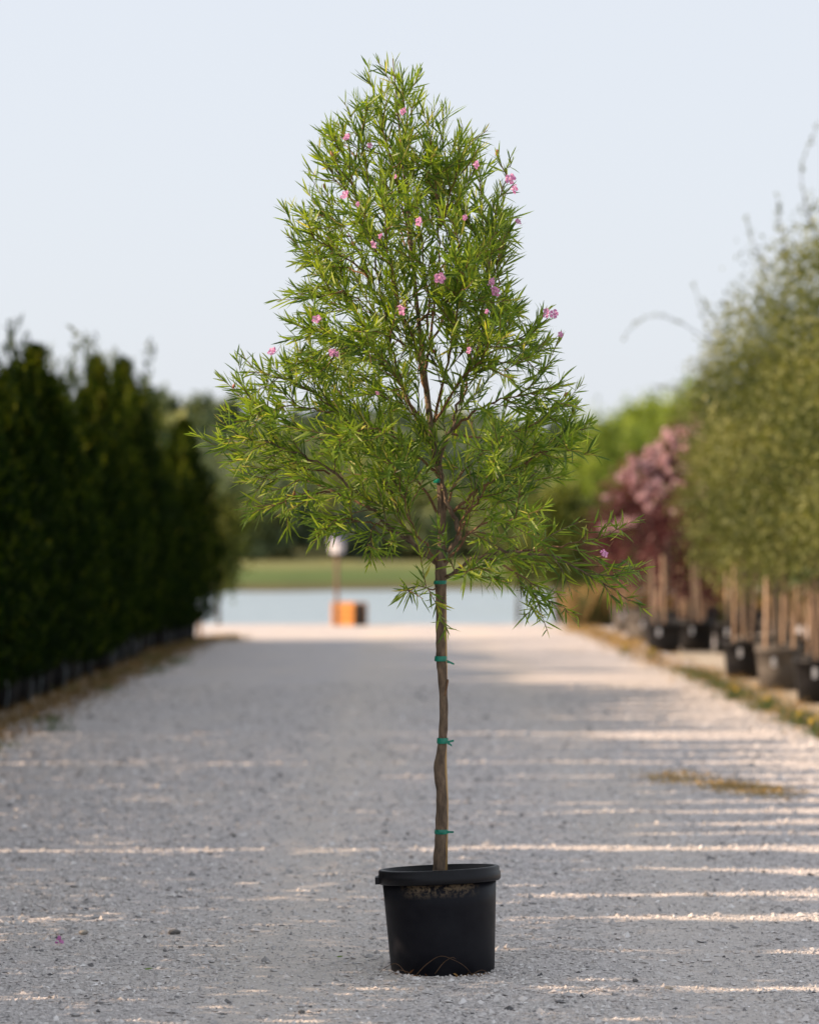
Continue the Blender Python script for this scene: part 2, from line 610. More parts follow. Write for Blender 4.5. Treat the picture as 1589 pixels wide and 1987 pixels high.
for i, (px, py, wpx, mk, lab) in enumerate([
        (340, 1815, 26, 'stone_dark', "dark grey stone on the gravel, larger of two to the left of the pot"),
        (352, 1843, 13, 'stone_dark', "small dark stone just below the larger dark stone left of the pot"),
        (165, 1816, 24, 'stone_tan', "tan clod of stone on the gravel near the pink fallen petal"),
        (585, 1971, 18, 'stone_dark', "dark bluish stone at the bottom edge left of the pot"),
        (1232, 1906, 19, 'stone_dark', "blue grey flat stone to the right of the pot"),
        (1295, 1920, 20, 'stone_tan', "tan flat stone beside the blue grey stone right of the pot"),
        (1220, 1749, 13, 'stone_dark', "small dark stone right of the pot rim on the gravel"),
        (1480, 1697, 11, 'stone_dark', "small dark stone near the right edge above the pot rim"),
        (1085, 1825, 12, 'stone_dark', "small dark stone close to the right side of the pot"),
        (455, 1625, 12, 'stone_dark', "small dark stone in the shade beyond the pot to the left")]):
    x, Y, z = on_road(px, py)
    k = wpx * Y / FPX / 2
    o = link("stone", rock_mesh("stone", i, M[mk]), None, (x, Y, z + k * .3))
    o.scale = (k, k * .8, k * .8)
    o.rotation_euler = (0, 0, i * 1.3)
    tag(o, lab, "stone", "larger stones lying on the gravel")


# ------------------------------------------------------------------ trees of the left row
def juniper_mesh(seed, H, rmax, cone=False):
    r = np.random.default_rng(seed)
    nb = 2300 if cone else 1500
    t = r.random(nb) ** .9
    z0 = .33 if cone else .24
    prof = (lambda t: np.interp(t, [0, .06, .2, .5, .65, .8, .92, 1], [.6, .88, 1, .93, .74, .43, .17, .02])) if cone else (lambda t: np.interp(t, [0, .06, .2, .48, .62, .84, .93, 1], [.65, .9, 1, 1, .93, .84, .55, .1]))
    a = r.random(nb) * 6.283
    lob = 1 + .03 * np.sin(3 * a + seed) + .03 * np.sin(9 * t + 2 * a) - .12 * np.abs(np.cos(a)) ** 1.5 * (np.abs(np.sin(8 * t + seed)) > .5)
    rad = rmax * prof(t) * np.sqrt(.1 + .9 * r.random(nb)) * lob
    P = np.stack([rad * np.cos(a), rad * np.sin(a), z0 + t * (H - z0)], 1)
    out_ = np.stack([np.cos(a), np.sin(a), 0 * a], 1)
    D = unit(out_ * r.uniform(.0, .40, nb)[:, None] + np.array([0, 0, 1.]) + r.normal(size=(nb, 3)) * .22)
    # loose leaders on top
    nl = 8
    for k in range(nl):
        aa, hh = r.random() * 6.283, r.uniform(.1, .5)
        q = np.array([np.cos(aa), np.sin(aa), 0]) * rmax * r.uniform(.1, .7)
        m_ = 16
        s_ = np.linspace(0, 1, m_)[:, None]
        bp_ = np.array([q[0], q[1], H - .45 - r.uniform(0, .3)]) + s_ * np.array([q[0] * .5, q[1] * .5, hh + .35])
        P = np.concatenate([P, bp_ + r.normal(size=(m_, 3)) * .03])
        D = np.concatenate([D, unit(np.array([0, 0, 1.]) + r.normal(size=(m_, 3)) * .25)])
    n_ = len(P)
    per = 6
    PP = np.repeat(P, per, 0) + np.repeat(D, per, 0) * (np.tile(np.arange(per), n_) * .028)[:, None]
    DD = unit(np.repeat(D, per, 0) + r.normal(size=(n_ * per, 3)) * .38)
    L = r.uniform(.06, .105, n_ * per) if cone else r.uniform(.07, .13, n_ * per)
    V = rhomb(PP, DD, L, L * (r.uniform(.26, .42, n_ * per) if cone else r.uniform(.42, .62, n_ * per)), r)
    rel = np.linalg.norm(PP[:, :2], axis=1) / rmax
    tint = np.clip(-.09 + .065 * (seed % 4) + .34 * np.clip((PP[:, 2] / H - .5) / .5, 0, 1) + .58 * np.repeat(r.random(n_) ** 2.0, per) + .35 * np.clip(rel - .5, 0, 1) + r.normal(size=n_ * per) * .1, 0, 1)  # tops lighter: young growth plus sunlit highlights put into the tint
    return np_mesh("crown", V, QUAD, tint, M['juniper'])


def pot_mesh(r_top, r_bot, h, m, n=24, rim=.012):
    b = MB()
    b.lathe([(0.001, 0), (r_bot, 0), (r_bot + (r_top - r_bot) * .5, h * .5), (r_top, h - .05), (r_top + rim, h - .05), (r_top + rim, h), (r_top - .006, h), (r_top - .02, h - .05), (.001, h - .05)], n)
    return b.mesh("pot", m)


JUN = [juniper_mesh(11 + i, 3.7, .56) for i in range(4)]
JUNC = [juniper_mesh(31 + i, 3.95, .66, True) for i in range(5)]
POT_J = pot_mesh(.21, .17, .40, M['pot_dull'])
tr = MB()
tr.tube([(0, 0, .34), (.01, 0, 1.2), (0, .01, 2.4), (0, 0, 3.3)], [.03, .026, .018, .006], 7)
TRUNK_J = tr.mesh("trunk", M['dark_bark'])
TAG_ME = MB().box((0, 0, .055), (.05, .004, .11)).mesh("plant_tag", M['tag'])
TUBE_ME = MB().tube(smooth_path([(.0, -.2, .0), (.03, -.22, .2), (-.02, -.215, .38), (-.05, -.16, .43)], 4), .007, 6).mesh("drip_tube", M['tube'])

jun_group = "potted junipers in the row along the left side of the road"
shared = "dark green upright juniper hidden within the dense row left of the road"
special = {}
# heights so that the row's skyline rises and dips as in the photograph
sky_y = [27, 28.8, 30, 31.5, 32.8, 34, 35.2, 36.5, 38, 39.3, 40.4, 41.6, 43, 44.4, 46, 47.5, 49, 50.2]
sky_h = [2.8, 2.85, 3.1, 3.45, 3.2, 2.7, 2.35, 2.9, 3.9, 3.3, 3.3, 4.0, 3.3, 3.75, 2.7, 2.5, 3.2, 3.6]
labels_j = {
    31.6: "tall bushy juniper whose twin tips stand highest at the left edge of the picture",
    38.4: "juniper with a thin bare leader, first spire right of the dip in the left row",
    41.8: "juniper with a lone upright shoot in the middle of the left row's second hump",
    44.2: "juniper with spreading feathery tips where the left row's skyline drops steeply",
    50.2: "lighter green juniper ending the left row nearest the pond",
}
jr = random.Random(5)
# the slits between neighbours: (where along the row, clear width), wide ones let the sun reach across the road
gaps = [(6.6, -.1), (7.55, -.1), (8.5, -.1), (9.5, -.12), (10.45, -.04), (11.45, -.13), (12.45, .0), (13.25, -.01), (14.3, -.14), (15.4, .10), (16.15, -.04), (16.75, -.03), (17.55, .0), (18.2, -.02),
        (18.95, -.08), (19.6, -.01), (20.25, .0), (20.9, -.09), (21.55, .06), (22.4, -.03), (23.3, -.05), (24.2, -.02), (25.0, .04), (25.9, -.03)]
js = []
for (g0, w0), (g1, w1) in zip(gaps, gaps[1:]):
    w0, w1 = w0 - .04, w1 - .04
    a0, a1 = g0 + w0 / 2, g1 - w1 / 2
    js.append(((a0 + a1) / 2, (a1 - a0) / 2))
Y = 26.4
while Y < 50.4:
    js.append((Y, None))
    Y += jr.uniform(1.12, 1.32)
for q, v in labels_j.items():
    i = min(range(len(js)), key=lambda j: abs(js[j][0] - q))
    special[i] = v
for i, (y, hw) in enumerate(js):
    h = float(np.interp(y, sky_y, sky_h)) if y > 27 else (3.05 if y > 24.3 else 3.68 if y > 14 else 3.38) + jr.uniform(-.1, .15)
    x = -3.95 + jr.uniform(-.06, .06) + max(0, y - 45.5) * .05
    root = empty("potted_juniper", (x, y, 0), jr.choice((0, math.pi)) if hw else jr.uniform(0, 6.28), label=special.get(i, shared), cat="conifer", group=jun_group)
    p = link("pot", POT_J, root)
    p.rotation_euler = (0, 0, jr.uniform(0, 6))
    link("trunk", TRUNK_J, root).scale = (1, 1, h / 3.75)
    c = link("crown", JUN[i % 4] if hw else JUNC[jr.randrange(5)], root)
    kk = h / 3.85
    c.scale = (jr.uniform(.98, 1.1), hw / .575 if hw else jr.uniform(.93, 1.06), kk)
    c["kind"] = "stuff"
    if y > 25:
        if jr.random() < .4:
            t_ = link("plant_tag", TAG_ME, root, (0, 0, 0))
            t_.location = Matrix.Rotation(-root.rotation_euler.z, 3, 'Z') @ Vector((.12, -.215, jr.uniform(.22, .34)))
            t_.rotation_euler = (R(-6), R(jr.uniform(-12, 12)), -root.rotation_euler.z + R(20))
        t_ = link("drip_tube", TUBE_ME, root)
        t_.rotation_euler = (0, 0, -root.rotation_euler.z + R(jr.uniform(10, 70)))
        t_.scale = (1, 1.02, jr.uniform(.8, 1.05))

# a second row, added behind the first for its shade on the road
Y = 25.6
while Y < 50:
    root = empty("potted_juniper", (-5.25 + jr.uniform(-.06, .06), Y, 0), jr.uniform(0, 6.28), label="dark juniper of the added second row shading the road, behind the row at the left road edge", cat="conifer",
                 group="potted junipers of the added second row on the left")
    link("pot", POT_J, root)
    link("trunk", TRUNK_J, root)
    h = jr.uniform(4.1, 4.5) if Y < 34.5 else jr.uniform(3.35, 3.75) if Y < 44 else jr.uniform(3.0, 3.3)  # nearer ones made tallest, out of view, to lengthen the shade
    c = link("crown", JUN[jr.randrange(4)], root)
    c.scale = (1.05, 1.05, h / 3.85)
    c["kind"] = "stuff"
    Y += jr.uniform(.98, 1.08)

# ------------------------------------------------------------------ broadleaf crowns
def cloud_crown(seed, blobs, nclump, per, spread, leaf, aspect, m, name="crown", up=.25, shell=.35, tbias=.0):
    """leaves in clumps spread through the volume of several ellipsoids (cx,cy,cz,rx,ry,rz)"""
    r = np.random.default_rng(seed)
    vol = np.array([b[3] * b[4] * b[5] for b in blobs])
    which = r.choice(len(blobs), nclump, p=vol / vol.sum())
    B = np.array(blobs)[which]
    q = unit(r.normal(size=(nclump, 3)))
    rad = (shell + (1 - shell) * r.random(nclump)) ** .6
    rad *= 1 + r.normal(size=nclump) * .07
    Cn = B[:, :3] + q * rad[:, None] * B[:, 3:]
    t0 = np.clip(.45 + r.normal(size=nclump) * .17 + .32 * np.sin(Cn[:, 0] * 4.6 + seed) * np.sin(Cn[:, 2] * 4.3 + 1.7 * Cn[:, 1]) + tbias, 0, 1)
    n_ = nclump * per
    P = np.repeat(Cn, per, 0) + r.normal(size=(n_, 3)) * spread
    D = unit(r.normal(size=(n_, 3)) + np.repeat(q, per, 0) * .6 + np.array([0, 0, up]))
    L = leaf * r.uniform(.7, 1.3, n_)
    V = rhomb(P, D, L, L * aspect, r)
    tint = np.clip(np.repeat(t0, per) + r.normal(size=n_) * .11, 0, 1)
    return np_mesh(name, V, QUAD, tint, m), Cn


def limbs(seed, base, top, ends, r0, r1=.012):
    """a trunk with limbs into the crown"""
    b = MB()
    rr = random.Random(seed)
    base, top = Vector(base), Vector(top)
    mid = base.lerp(top, .5) + Vector((rr.uniform(-.04, .04), rr.uniform(-.04, .04), 0)) * (top - base).length
    path = smooth_path([base, mid, top], 6)
    b.tube(path, [r0 + (r1 - r0) * (i / (len(path) - 1)) for i in range(len(path))], 8)
    for e in ends:
        e = Vector(e)
        s = path[rr.randrange(len(path) // 3, len(path) - 2)]
        m_ = s.lerp(e, .5) + Vector((0, 0, .08)) * (e - s).length
        pp = smooth_path([s, m_, e], 4)
        b.tube(pp, [r0 * .4 + (r1 * .4 - r0 * .4) * (i / (len(pp) - 1)) for i in range(len(pp))], 5)
    return b


def pick(Cn, k, seed):
    r = random.Random(seed)
    return [Cn[r.randrange(len(Cn))] for _ in range(k)]


STAKE_ME = MB().box((0, 0, .8), (.026, .026, 1.6)).mesh("stake", M['stake'])
POT_O = pot_mesh(.27, .23, .44, M['pot_dull'], 28)
POT_OG = pot_mesh(.26, .22, .46, M['pot_grey'], 28)
SHOOT_ME = None


def sprig(path, seed, leaf, m, dens=30):
    """a long bare-looking shoot with small leaves (returns leaf quads and its tube path)"""
    r = np.random.default_rng(seed)
    pp = smooth_path(path, 8)
    A = np.array([tuple(p) for p in pp])
    i = r.integers(0, len(A) - 1, dens)
    P = A[i] + (A[i + 1] - A[i]) * r.random((dens, 1))
    D = unit(r.normal(size=(dens, 3)) + unit(A[i + 1] - A[i]) * .8)
    L = leaf * r.uniform(.7, 1.2, dens)
    return rhomb(P, D, L, L * .45, r), pp


oak_group = "potted live oaks in the row along the right side of the road"


def oak(seed, x, y, h, rad, zb, label, pot=POT_O, lean=0.0, shoots=(), nclump=900, vis=True):
    rr = random.Random(seed)
    root = empty("potted_oak", (x, y, 0), 0, label=label, cat="oak tree", group=oak_group)
    link("pot", pot, root)
    hz = (h - zb) / 2
    blobs = [(.0, 0, zb + hz * .72, rad, rad, hz * .74), (lean, rr.uniform(-.2, .2), zb + hz * 1.35, rad * .78, rad * .78, hz * .66),
             (-rad * .45, -.2, zb + hz * .55, rad * .6, rad * .6, hz * .5), (rad * .35, .2, zb + hz * .9, rad * .65, rad * .7, hz * .6),
             (-rad * .25, .1, zb + hz * 1.05, rad * .62, rad * .6, hz * .5)]
    me, Cn = cloud_crown(seed, blobs, int(nclump * 1.25), 17, .10, .064, .46, M['oak_leaf'], up=.1)
    c = link("crown", me, root)
    c["kind"] = "stuff"
    limbs(seed, (0, 0, .38), (lean * .5, 0, h * .86), [tuple(p) for p in pick(Cn, 16, seed)], .032).build("trunk", M['dark_bark'], root)
    for k, s in enumerate(shoots):
        V, pp = sprig(s, seed + k, .055, M['oak_leaf'], 40)
        sh = MB().tube(pp, [.006 - .004 * i / (len(pp) - 1) for i in range(len(pp))], 5).build("shoot", M['dark_bark'], root)
        l_ = link("leaf_spray", np_mesh("leaf_spray", V, QUAD, np.full(len(V), .45), M['oak_leaf']), sh)
        l_["kind"] = "stuff"
    for k in range(2 + (seed % 2)):
        st = link("stake", STAKE_ME, root, (rr.uniform(-.2, .2), rr.uniform(-.17, .05), .36))
        st.rotation_euler = (R(rr.uniform(-2, 2)), R(rr.uniform(-4, 4)), rr.uniform(0, 1.5))
        st.scale = (1, 1, rr.uniform(.55, .72))
    if vis:
        for k in range(2):
            t_ = link("plant_tag", TAG_ME, root, (rr.uniform(-.2, .05), -.29, rr.uniform(.16, .3)))
            t_.rotation_euler = (R(-5), R(rr.uniform(-10, 10)), R(rr.uniform(-40, -10)))
            t_.scale = (.95, 1, .95)
        for k in range(2):
            t_ = link("drip_tube", TUBE_ME, root, (0, -.04, 0))
            t_.rotation_euler = (0, 0, R(rr.uniform(-60, 50)))
            t_.scale = (1, 1.12, 1.05)
    return root


oak(101, 4.25, 37.4, 4.55, .95, 1.0, "olive oak with a long arching shoot, farthest of the right front row", POT_OG, -.1,
    shoots=[[(-.3, 0, 3.9), (-.75, 0, 4.25), (-1.1, 0, 4.42), (-1.4, .1, 4.38), (-1.62, .1, 4.12)],
            [(-.4, 0, 3.7), (-.6, 0, 4.35), (-.74, 0, 4.85)], [(-.5, 0, 3.2), (-.95, -.1, 3.5), (-1.25, -.1, 3.55)]])
oak(102, 4.22, 34.6, 4.95, 1.05, 1.1, "olive oak in a brown-grey pot with two white tags near its rim", POT_OG, .05,
    shoots=[[(-.1, 0, 4.6), (-.3, 0, 5.1), (-.36, 0, 5.35)], [(-.5, 0, 3.8), (-.75, 0, 4.2), (-.85, 0, 4.4)]])
oak(103, 4.3, 31.6, 5.2, 1.15, 1.05, "tallest olive oak at the right edge with sparse shoots against the sky", POT_O, .1,
    shoots=[[(-.1, 0, 4.9), (-.2, 0, 5.5), (-.02, 0, 6.0)], [(-.3, 0, 4.4), (-.42, 0, 4.9), (-.46, 0, 5.25)]])
oak(104, 4.35, 29.0, 4.9, 1.15, 1.1, "olive oak in a big black pot cut by the right edge of the picture", POT_O, .0)
oak(105, 4.4, 26.3, 4.7, 1.1, 1.15, "nearest olive oak of the right row, mostly outside the picture", POT_O, .0, vis=False)
for i, (x, y) in enumerate([(5.7, 38.3), (5.75, 35.8), (5.8, 33.0), (6.0, 30.0)]):
    oak(110 + i, x, y, 4.6 + .15 * i, 1.1, 1.1, ["olive oak half hidden behind the farthest front row oak", "olive oak behind the oak in the brown-grey pot",
        "olive oak behind the tallest oak at the right edge", "olive oak hidden behind the right edge of the front row"][i], POT_O, 0, nclump=650, vis=False)

more = [o for o in bpy.data.objects if o.get("group") == oak_group and "behind" in o["label"]]
for i, (x, y, lab) in enumerate([(6.5, 41.2, "oak standing back from the gap in the right row"), (7.4, 39.0, "oak in the third row behind the farthest front oak"), (7.2, 36.2, "oak in the third row behind the oak in the brown-grey pot"),
                                 (6.4, 46.5, "oak behind the black pots at the gap"), (7.3, 50.0, "oak deep behind the low burgundy tree"), (6.0, 53.5, "oak right of the taller burgundy tree"), (7.9, 45.0, "oak deep in the rows beyond the gap"), (5.6, 57.5, "oak nearest the pond on the right"), (8.3, 55.0, "oak at the back of the rows near the pond")]):
    o = copy_tree(more[i % len(more)])
    o.location = (x, y, 0)
    o.rotation_euler = (0, 0, i * 1.1)
    o["label"] = "olive " + lab

# burgundy trees with pink blossoms beyond the gap
bur_group = "burgundy leaved trees with pink blossoms beyond the right row"


def pink_ball(seed):
    r = np.random.default_rng(seed)
    n_ = 46
    q = unit(r.normal(size=(n_, 3)))
    V = rhomb(q * .02, unit(q + r.normal(size=(n_, 3)) * .4), r.uniform(.05, .085, n_), r.uniform(.04, .06, n_), r)
    return np_mesh("blossom", V, QUAD, r.random(n_), M['blossom'])


PINK = [pink_ball(i) for i in range(3)]


def burgundy(seed, x, y, h, rad, zb, nbl, label, pot, tall=False):
    rr = random.Random(seed)
    root = empty("burgundy_tree", (x, y, 0), 0, label=label, cat="flowering tree", group=bur_group)
    link("pot", pot, root)
    hz = (h - zb) / 2
    blobs = [(0, 0, zb + hz * .75, rad, rad, hz * .78), (.1, 0, zb + hz * 1.35, rad * .72, rad * .72, hz * .6), (-rad * .4, -.1, zb + hz * .95, rad * .6, rad * .6, hz * .5)]
    me, Cn = cloud_crown(seed, blobs, 470, 11, .09, .095, .5, M['burgundy'], up=.2)
    link("crown", me, root)["kind"] = "stuff"
    limbs(seed, (0, 0, .35), (0, 0, h * .8), [tuple(p) for p in pick(Cn, 10, seed)], .035).build("trunk", M['dark_bark'], root)
    q = sorted([tuple(c) for c in Cn], key=lambda c: c[1] - 1.25 * c[2] + rr.uniform(0, 1.1) + .3 * c[0])
    for c in q[:nbl]:
        o = link("blossom", PINK[rr.randrange(3)], root, (c[0] * 1.05, c[1] * 1.05 - .05, c[2]))
        k = rr.uniform(.75, 1.15)
        o.scale = (k, k, k * (1.5 if tall else 1))
        o.rotation_euler = (rr.uniform(0, 6), rr.uniform(0, 6), 0)
    for k in range(2):
        st = link("stake", STAKE_ME, root, (rr.uniform(-.25, .25), rr.uniform(-.2, 0), .3))
        st.rotation_euler = (0, R(rr.uniform(-3, 3)), 0)
        st.scale = (1.5, 1.3, rr.uniform(.5, .65))


burgundy(201, 3.9, 51.0, 3.25, .92, .75, 44, "burgundy tree thick with pink blossoms, standing farthest left", POT_OG)
burgundy(202, 4.75, 53.5, 3.85, .8, 1.5, 54, "taller burgundy tree whose pale pink sprays reach above the others", POT_O, True)
burgundy(203, 4.35, 46.8, 2.75, .8, .72, 10, "low burgundy tree with few blossoms beside the front row oaks", POT_O)

# smaller potted saplings and bare staked pots under and beyond the burgundy trees
for i, (x, y, pot, lab) in enumerate([(3.75, 44.6, POT_O, "black pot with a wooden stake at the corner of the gap in the right row"),
                                       (4.75, 44.6, POT_O, "black pot with a pale stake, right of the corner pot"),
                                       (3.85, 49.0, POT_OG, "grey pot with a leaning stake under the burgundy trees"),
                                       (3.95, 55.0, POT_OG, "grey pot with a stake in front of the pond's right end"),
                                       (5.5, 45.2, POT_OG, "grey pot with stakes behind the farthest front row oak"),
                                       (4.3, 45.3, POT_O, "black pot squeezed in just behind the corner pot"),
                                       (4.0, 36.0, POT_O, "black staked pot between the farthest front oak and the brown-grey pot"),
                                       (4.05, 33.1, POT_OG, "grey staked pot between the brown-grey pot and the tallest oak"),
                                       (4.12, 30.3, POT_O, "black staked pot at the right picture edge beside the big black pot"),
                                       (4.75, 38.6, POT_OG, "grey staked pot peeping out behind the farthest front oak's pot"),
                                       (4.8, 36.7, POT_O, "black staked pot second in from the road behind the farthest front oak"),
                                       (4.75, 33.9, POT_O, "black staked pot tucked behind the brown-grey pot"),
                                       (4.85, 31.2, POT_O, "black staked pot tucked behind the big black pot"),
                                       (4.4, 47.6, POT_O, "black staked pot behind the corner of the gap")]):
    root = empty("staked_pot", (x, y, 0), .4 * i, label=lab, cat="plant pot", group="pots with stakes beyond the gap in the right row")
    link("pot", pot, root)
    rr = random.Random(i + 50)
    for k in range(2):
        st = link("stake", STAKE_ME, root, (rr.uniform(-.16, .16), rr.uniform(-.12, .12), .36))
        st.rotation_euler = (R(rr.uniform(-4, 4)), R(rr.uniform(-5, 5)), rr.uniform(0, 1.5))
        st.scale = (1.2, 1.2, rr.uniform(.4, .68))
    t_ = link("plant_tag", TAG_ME, root, Matrix.Rotation(-.4 * i, 3, 'Z') @ Vector((-.1, -.28, .26)))
    t_.rotation_euler = (0, 0, -.4 * i)
    t_.scale = (.95, 1, .95)
    b = limbs(300 + i, (0, 0, .36), (.05, 0, 1.7), [(.3, .1, 1.9), (-.25, 0, 2.0), (.1, -.2, 1.8)], .02)
    b.build("trunk", M['dark_bark'], root)


# ------------------------------------------------------------------ trees round the pond
def shore_tree(seed, px, Y, ytop, ybot, wpx, m, label, name, cat, zg=0, nclump=700, leaf=.22, group=None):
    k = Y / FPX
    h = EYE + (1060 - ytop) * k - zg
    zb = EYE + (1060 - ybot) * k - zg
    rad = wpx * k / 2
    root = empty(name, ((px - 794.5) * k, Y, zg), 0, label=label, cat=cat, group=group)
    hz = (h - zb) / 2
    rr = random.Random(seed)
    blobs = [(0, 0, zb + hz * .8, rad, rad, hz * .82)]
    for j in range(6):
        a = rr.uniform(0, 6.28)
        f = rr.uniform(.35, .6)
        blobs.append((math.cos(a) * rad * f, math.sin(a) * rad * f, zb + hz * rr.uniform(.7, 1.5), rad * rr.uniform(.35, .6), rad * .5, hz * rr.uniform(.3, .5)))
    me, Cn = cloud_crown(seed, blobs, nclump, 10, leaf * .9, leaf, .5, m)
    link("crown", me, root)["kind"] = "stuff"
    limbs(seed, (0, 0, 0), (0, 0, h * .8), [tuple(p) for p in pick(Cn, 9, seed)], rad * .06 + .03).build("trunk", M['dark_bark'], root)


shore_tree(401, 1195, 112, 762, 1090, 210, M['lime_leaf'], "bright lime green tree rising just left of the burgundy trees", "shade_tree", "tree", -.5, 1500, .2, group="sunlit trees beyond the pond's right end")
shore_tree(402, 1262, 118, 716, 1080, 170, M['lime_leaf'], "tallest bright green tree peeking above the burgundy trees", "shade_tree", "tree", -.5, 1500, .2, group="sunlit trees beyond the pond's right end")
shore_tree(403, 1340, 115, 730, 1080, 160, M['lime_leaf'], "bright green tree between the pink sprays and the oaks", "shade_tree", "tree", -.5, 1500, .2, group="sunlit trees beyond the pond's right end")
shore_tree(404, 1085, 66, 890, 1150, 150, M['olive_leaf'], "mid green bushy tree beside the pond's right end", "bushy_tree", "tree", -.6, 620, .16)
shore_tree(407, 1150, 72, 950, 1195, 130, M['olive_leaf'], "low yellow-green bush between the pond and the staked pots", "bush", "bush", -.9, 420, .16)
shore_tree(405, 1012, 64, 1020, 1140, 60, M['olive_leaf'], "small thin trunked tree at the pond edge right of the potted willow", "small_tree", "tree", -.9, 120, .12)
shore_tree(406, 425, 66, 925, 1150, 88, M['olive_leaf'], "lighter olive tree beyond the end of the left juniper row", "bushy_tree", "tree", -.6, 420, .15)


# the far wood, one mass of crowns on the meadow's edge and up the hill
def far_wood(seed, n_, name, yr, hr, xr, m, leaf, per, label, zfun):
    r = np.random.default_rng(seed)
    X = r.uniform(*xr, n_)
    Yc = r.uniform(*yr, n_)
    H = r.uniform(*hr, n_)
    Rd = H * r.uniform(.3, .48, n_)
    z = zfun(X, Yc)
    n2 = n_ * per
    q = unit(r.normal(size=(n2, 3)))
    rad = (.35 + .65 * r.random(n2)) ** .5
    lob = 1 + .18 * np.sin(q[:, 0] * 5 + np.repeat(X, per)) * np.cos(q[:, 2] * 6 + np.repeat(Yc, per))
    Cc = np.stack([X, Yc, z + H * .55], 1)
    A = np.stack([Rd, Rd, H * .47], 1)
    P = np.repeat(Cc, per, 0) + q * (rad * lob)[:, None] * np.repeat(A, per, 0)
    D = unit(r.normal(size=(n2, 3)) + q * .5)
    L = leaf * r.uniform(.7, 1.4, n2)
    V = rhomb(P, D, L, L * .7, r)
    tint = np.clip(np.repeat(r.normal(.42, .22, n_), per) + r.normal(size=n2) * .1, 0, 1)
    o = link(name, np_mesh(name, V, QUAD, tint, m))
    return tag(o, label, "wood", kind="stuff")


far_wood(1, 34, "treeline", (214, 226), (2.2, 6.5), (-26, 26), M['wood_leaf'], .75, 420, "far row of bushes and low trees edging the meadow", meadow_z)
far_wood(2, 60, "far_wood", (228, 262), (6.0, 9.0), (-34, 34), M['wood_leaf'], 1.1, 420, "far dark green wood behind the meadow", meadow_z)
far_wood(3, 150, "hill_wood", (300, 430), (5, 8), (-60, 60), M['wood_leaf'], 1.7, 260, "wooded hill far behind the pond", hill_z)

# ------------------------------------------------------------------ the box on its pole and the orange crate by the pond
YP = 59.6
px0 = (655 - 794.5) * YP / FPX
root = empty("post_lamp", (px0, YP - .45, 0), R(-35), label="white lantern box with a grey top on a thin brown pole by the pond", cat="lamp post")
MB().box((0, 0, .80), (.055, .055, 1.60)).build("pole", M['pole'], root)
hd = MB().box((0, 0, 1.57), (.20, .20, .17), taper=1.03).build("lantern", M['white'], root)
bt = MB().box((0, 0, 1.46), (.20, .20, .05)).build("collar", M['white'], root)
MB().box((0, 0, 1.70), (.27, .27, .09), taper=.8).build("cap", M['greyroof'], root)
MB().box((0, 0, 1.755), (.12, .12, .02)).build("finial", M['greyroof'], root)

cx = (678 - 794.5) * YP / FPX
root = empty("wooden_crate", (cx, YP, .012), R(-38), label="orange wooden crate sitting at the pond edge below the pole", cat="crate")
cw, cd_, ch = .56, .40, .44
MB().box((0, 0, ch / 2), (cw - .05, cd_ - .05, ch - .06)).build("body", M['crate_shade'], root)
PL = MB().box((0, 0, 0), (cw, .02, .092)).mesh("plank", M['crate'])
PS = MB().box((0, 0, 0), (.02, cd_ - .045, .092)).mesh("plank", M['crate_shade'])  # end planks coloured dark as the side turned from the sun
for k in range(4):
    z = .052 + k * .108
    for s in (-1, 1):
        link("plank", PL, root, (0, s * (cd_ / 2 - .012), z))
        link("plank", PS, root, (s * (cw / 2 - .012), 0, z))
PT = MB().box((0, 0, 0), (cw + .02, .092, .02)).mesh("plank", M['crate'])
for k in range(4):
    link("plank", PT, root, (0, -.15 + k * .1, ch + .004))
for sx_ in (-1, 1):
    for sy_ in (-1, 1):
        MB().box((sx_ * (cw / 2 - .03), sy_ * (cd_ / 2 + .010), ch / 2), (.05, .02, ch - .01)).build("corner_post", M['crate'], root)

o = MB().box((0, 0, .23), (.07, .07, .46)).box((0, 0, .475), (.10, .10, .035)).build("marker_post", M['stake'], None, (-3.55, 51.3, 0))
tag(o, "short pinkish wooden post at the far end of the left juniper row", "post")


# ------------------------------------------------------------------ grass and weeds at the edges
def blades(seed, n_, fx, hmin, hmax, m, label, name, cat, tl=(0, 1), lean=.6):
    r = np.random.default_rng(seed)
    P = fx(r, n_)
    D = unit(np.stack([r.normal(size=n_) * lean, r.normal(size=n_) * lean, np.ones(n_) * .8], 1))
    L = r.uniform(hmin, hmax, n_)
    V = rhomb(P, D, L, L * .07 + .003, r)
    o = link(name, np_mesh(name, V, QUAD, r.uniform(*tl, n_), m))
    return tag(o, label, cat, kind="stuff")


def edge_left(r, n_):
    y = 18 + 33 * r.random(n_)
    clump = np.sin(y * 2.1) * .5 + np.sin(y * 5.3 + 1) * .5
    x = -3.5 + r.normal(size=n_) * .2 + .12 * clump
    return np.stack([x, y, np.full(n_, .005)], 1)


blades(21, 9000, edge_left, .03, .13, M['straw'], "dry brown grass along the left edge of the gravel road", "dry_grass", "grass", (0, .5))


def edge_left2(r, n_):
    c = np.stack([-3.35 + r.normal(size=26) * .18, 20 + 30 * r.random(26)], 1)[r.integers(0, 26, n_)]
    return np.stack([c[:, 0] + r.normal(size=n_) * .09, c[:, 1] + r.normal(size=n_) * .16, np.full(n_, .005)], 1)


blades(22, 1700, edge_left2, .04, .12, M['weed'], "small green weeds in the dry grass at the left road edge", "weeds", "weeds")


def straw_patch(r, n_):
    c = r.integers(0, 3, n_)
    xx = np.array([1.80, 2.05, 2.27])[c] + r.normal(size=n_) * np.array([.12, .10, .10])[c]
    yy = np.array([20.3, 19.6, 19.2])[c] + r.normal(size=n_) * .28
    return np.stack([xx, yy, np.full(n_, .012)], 1)


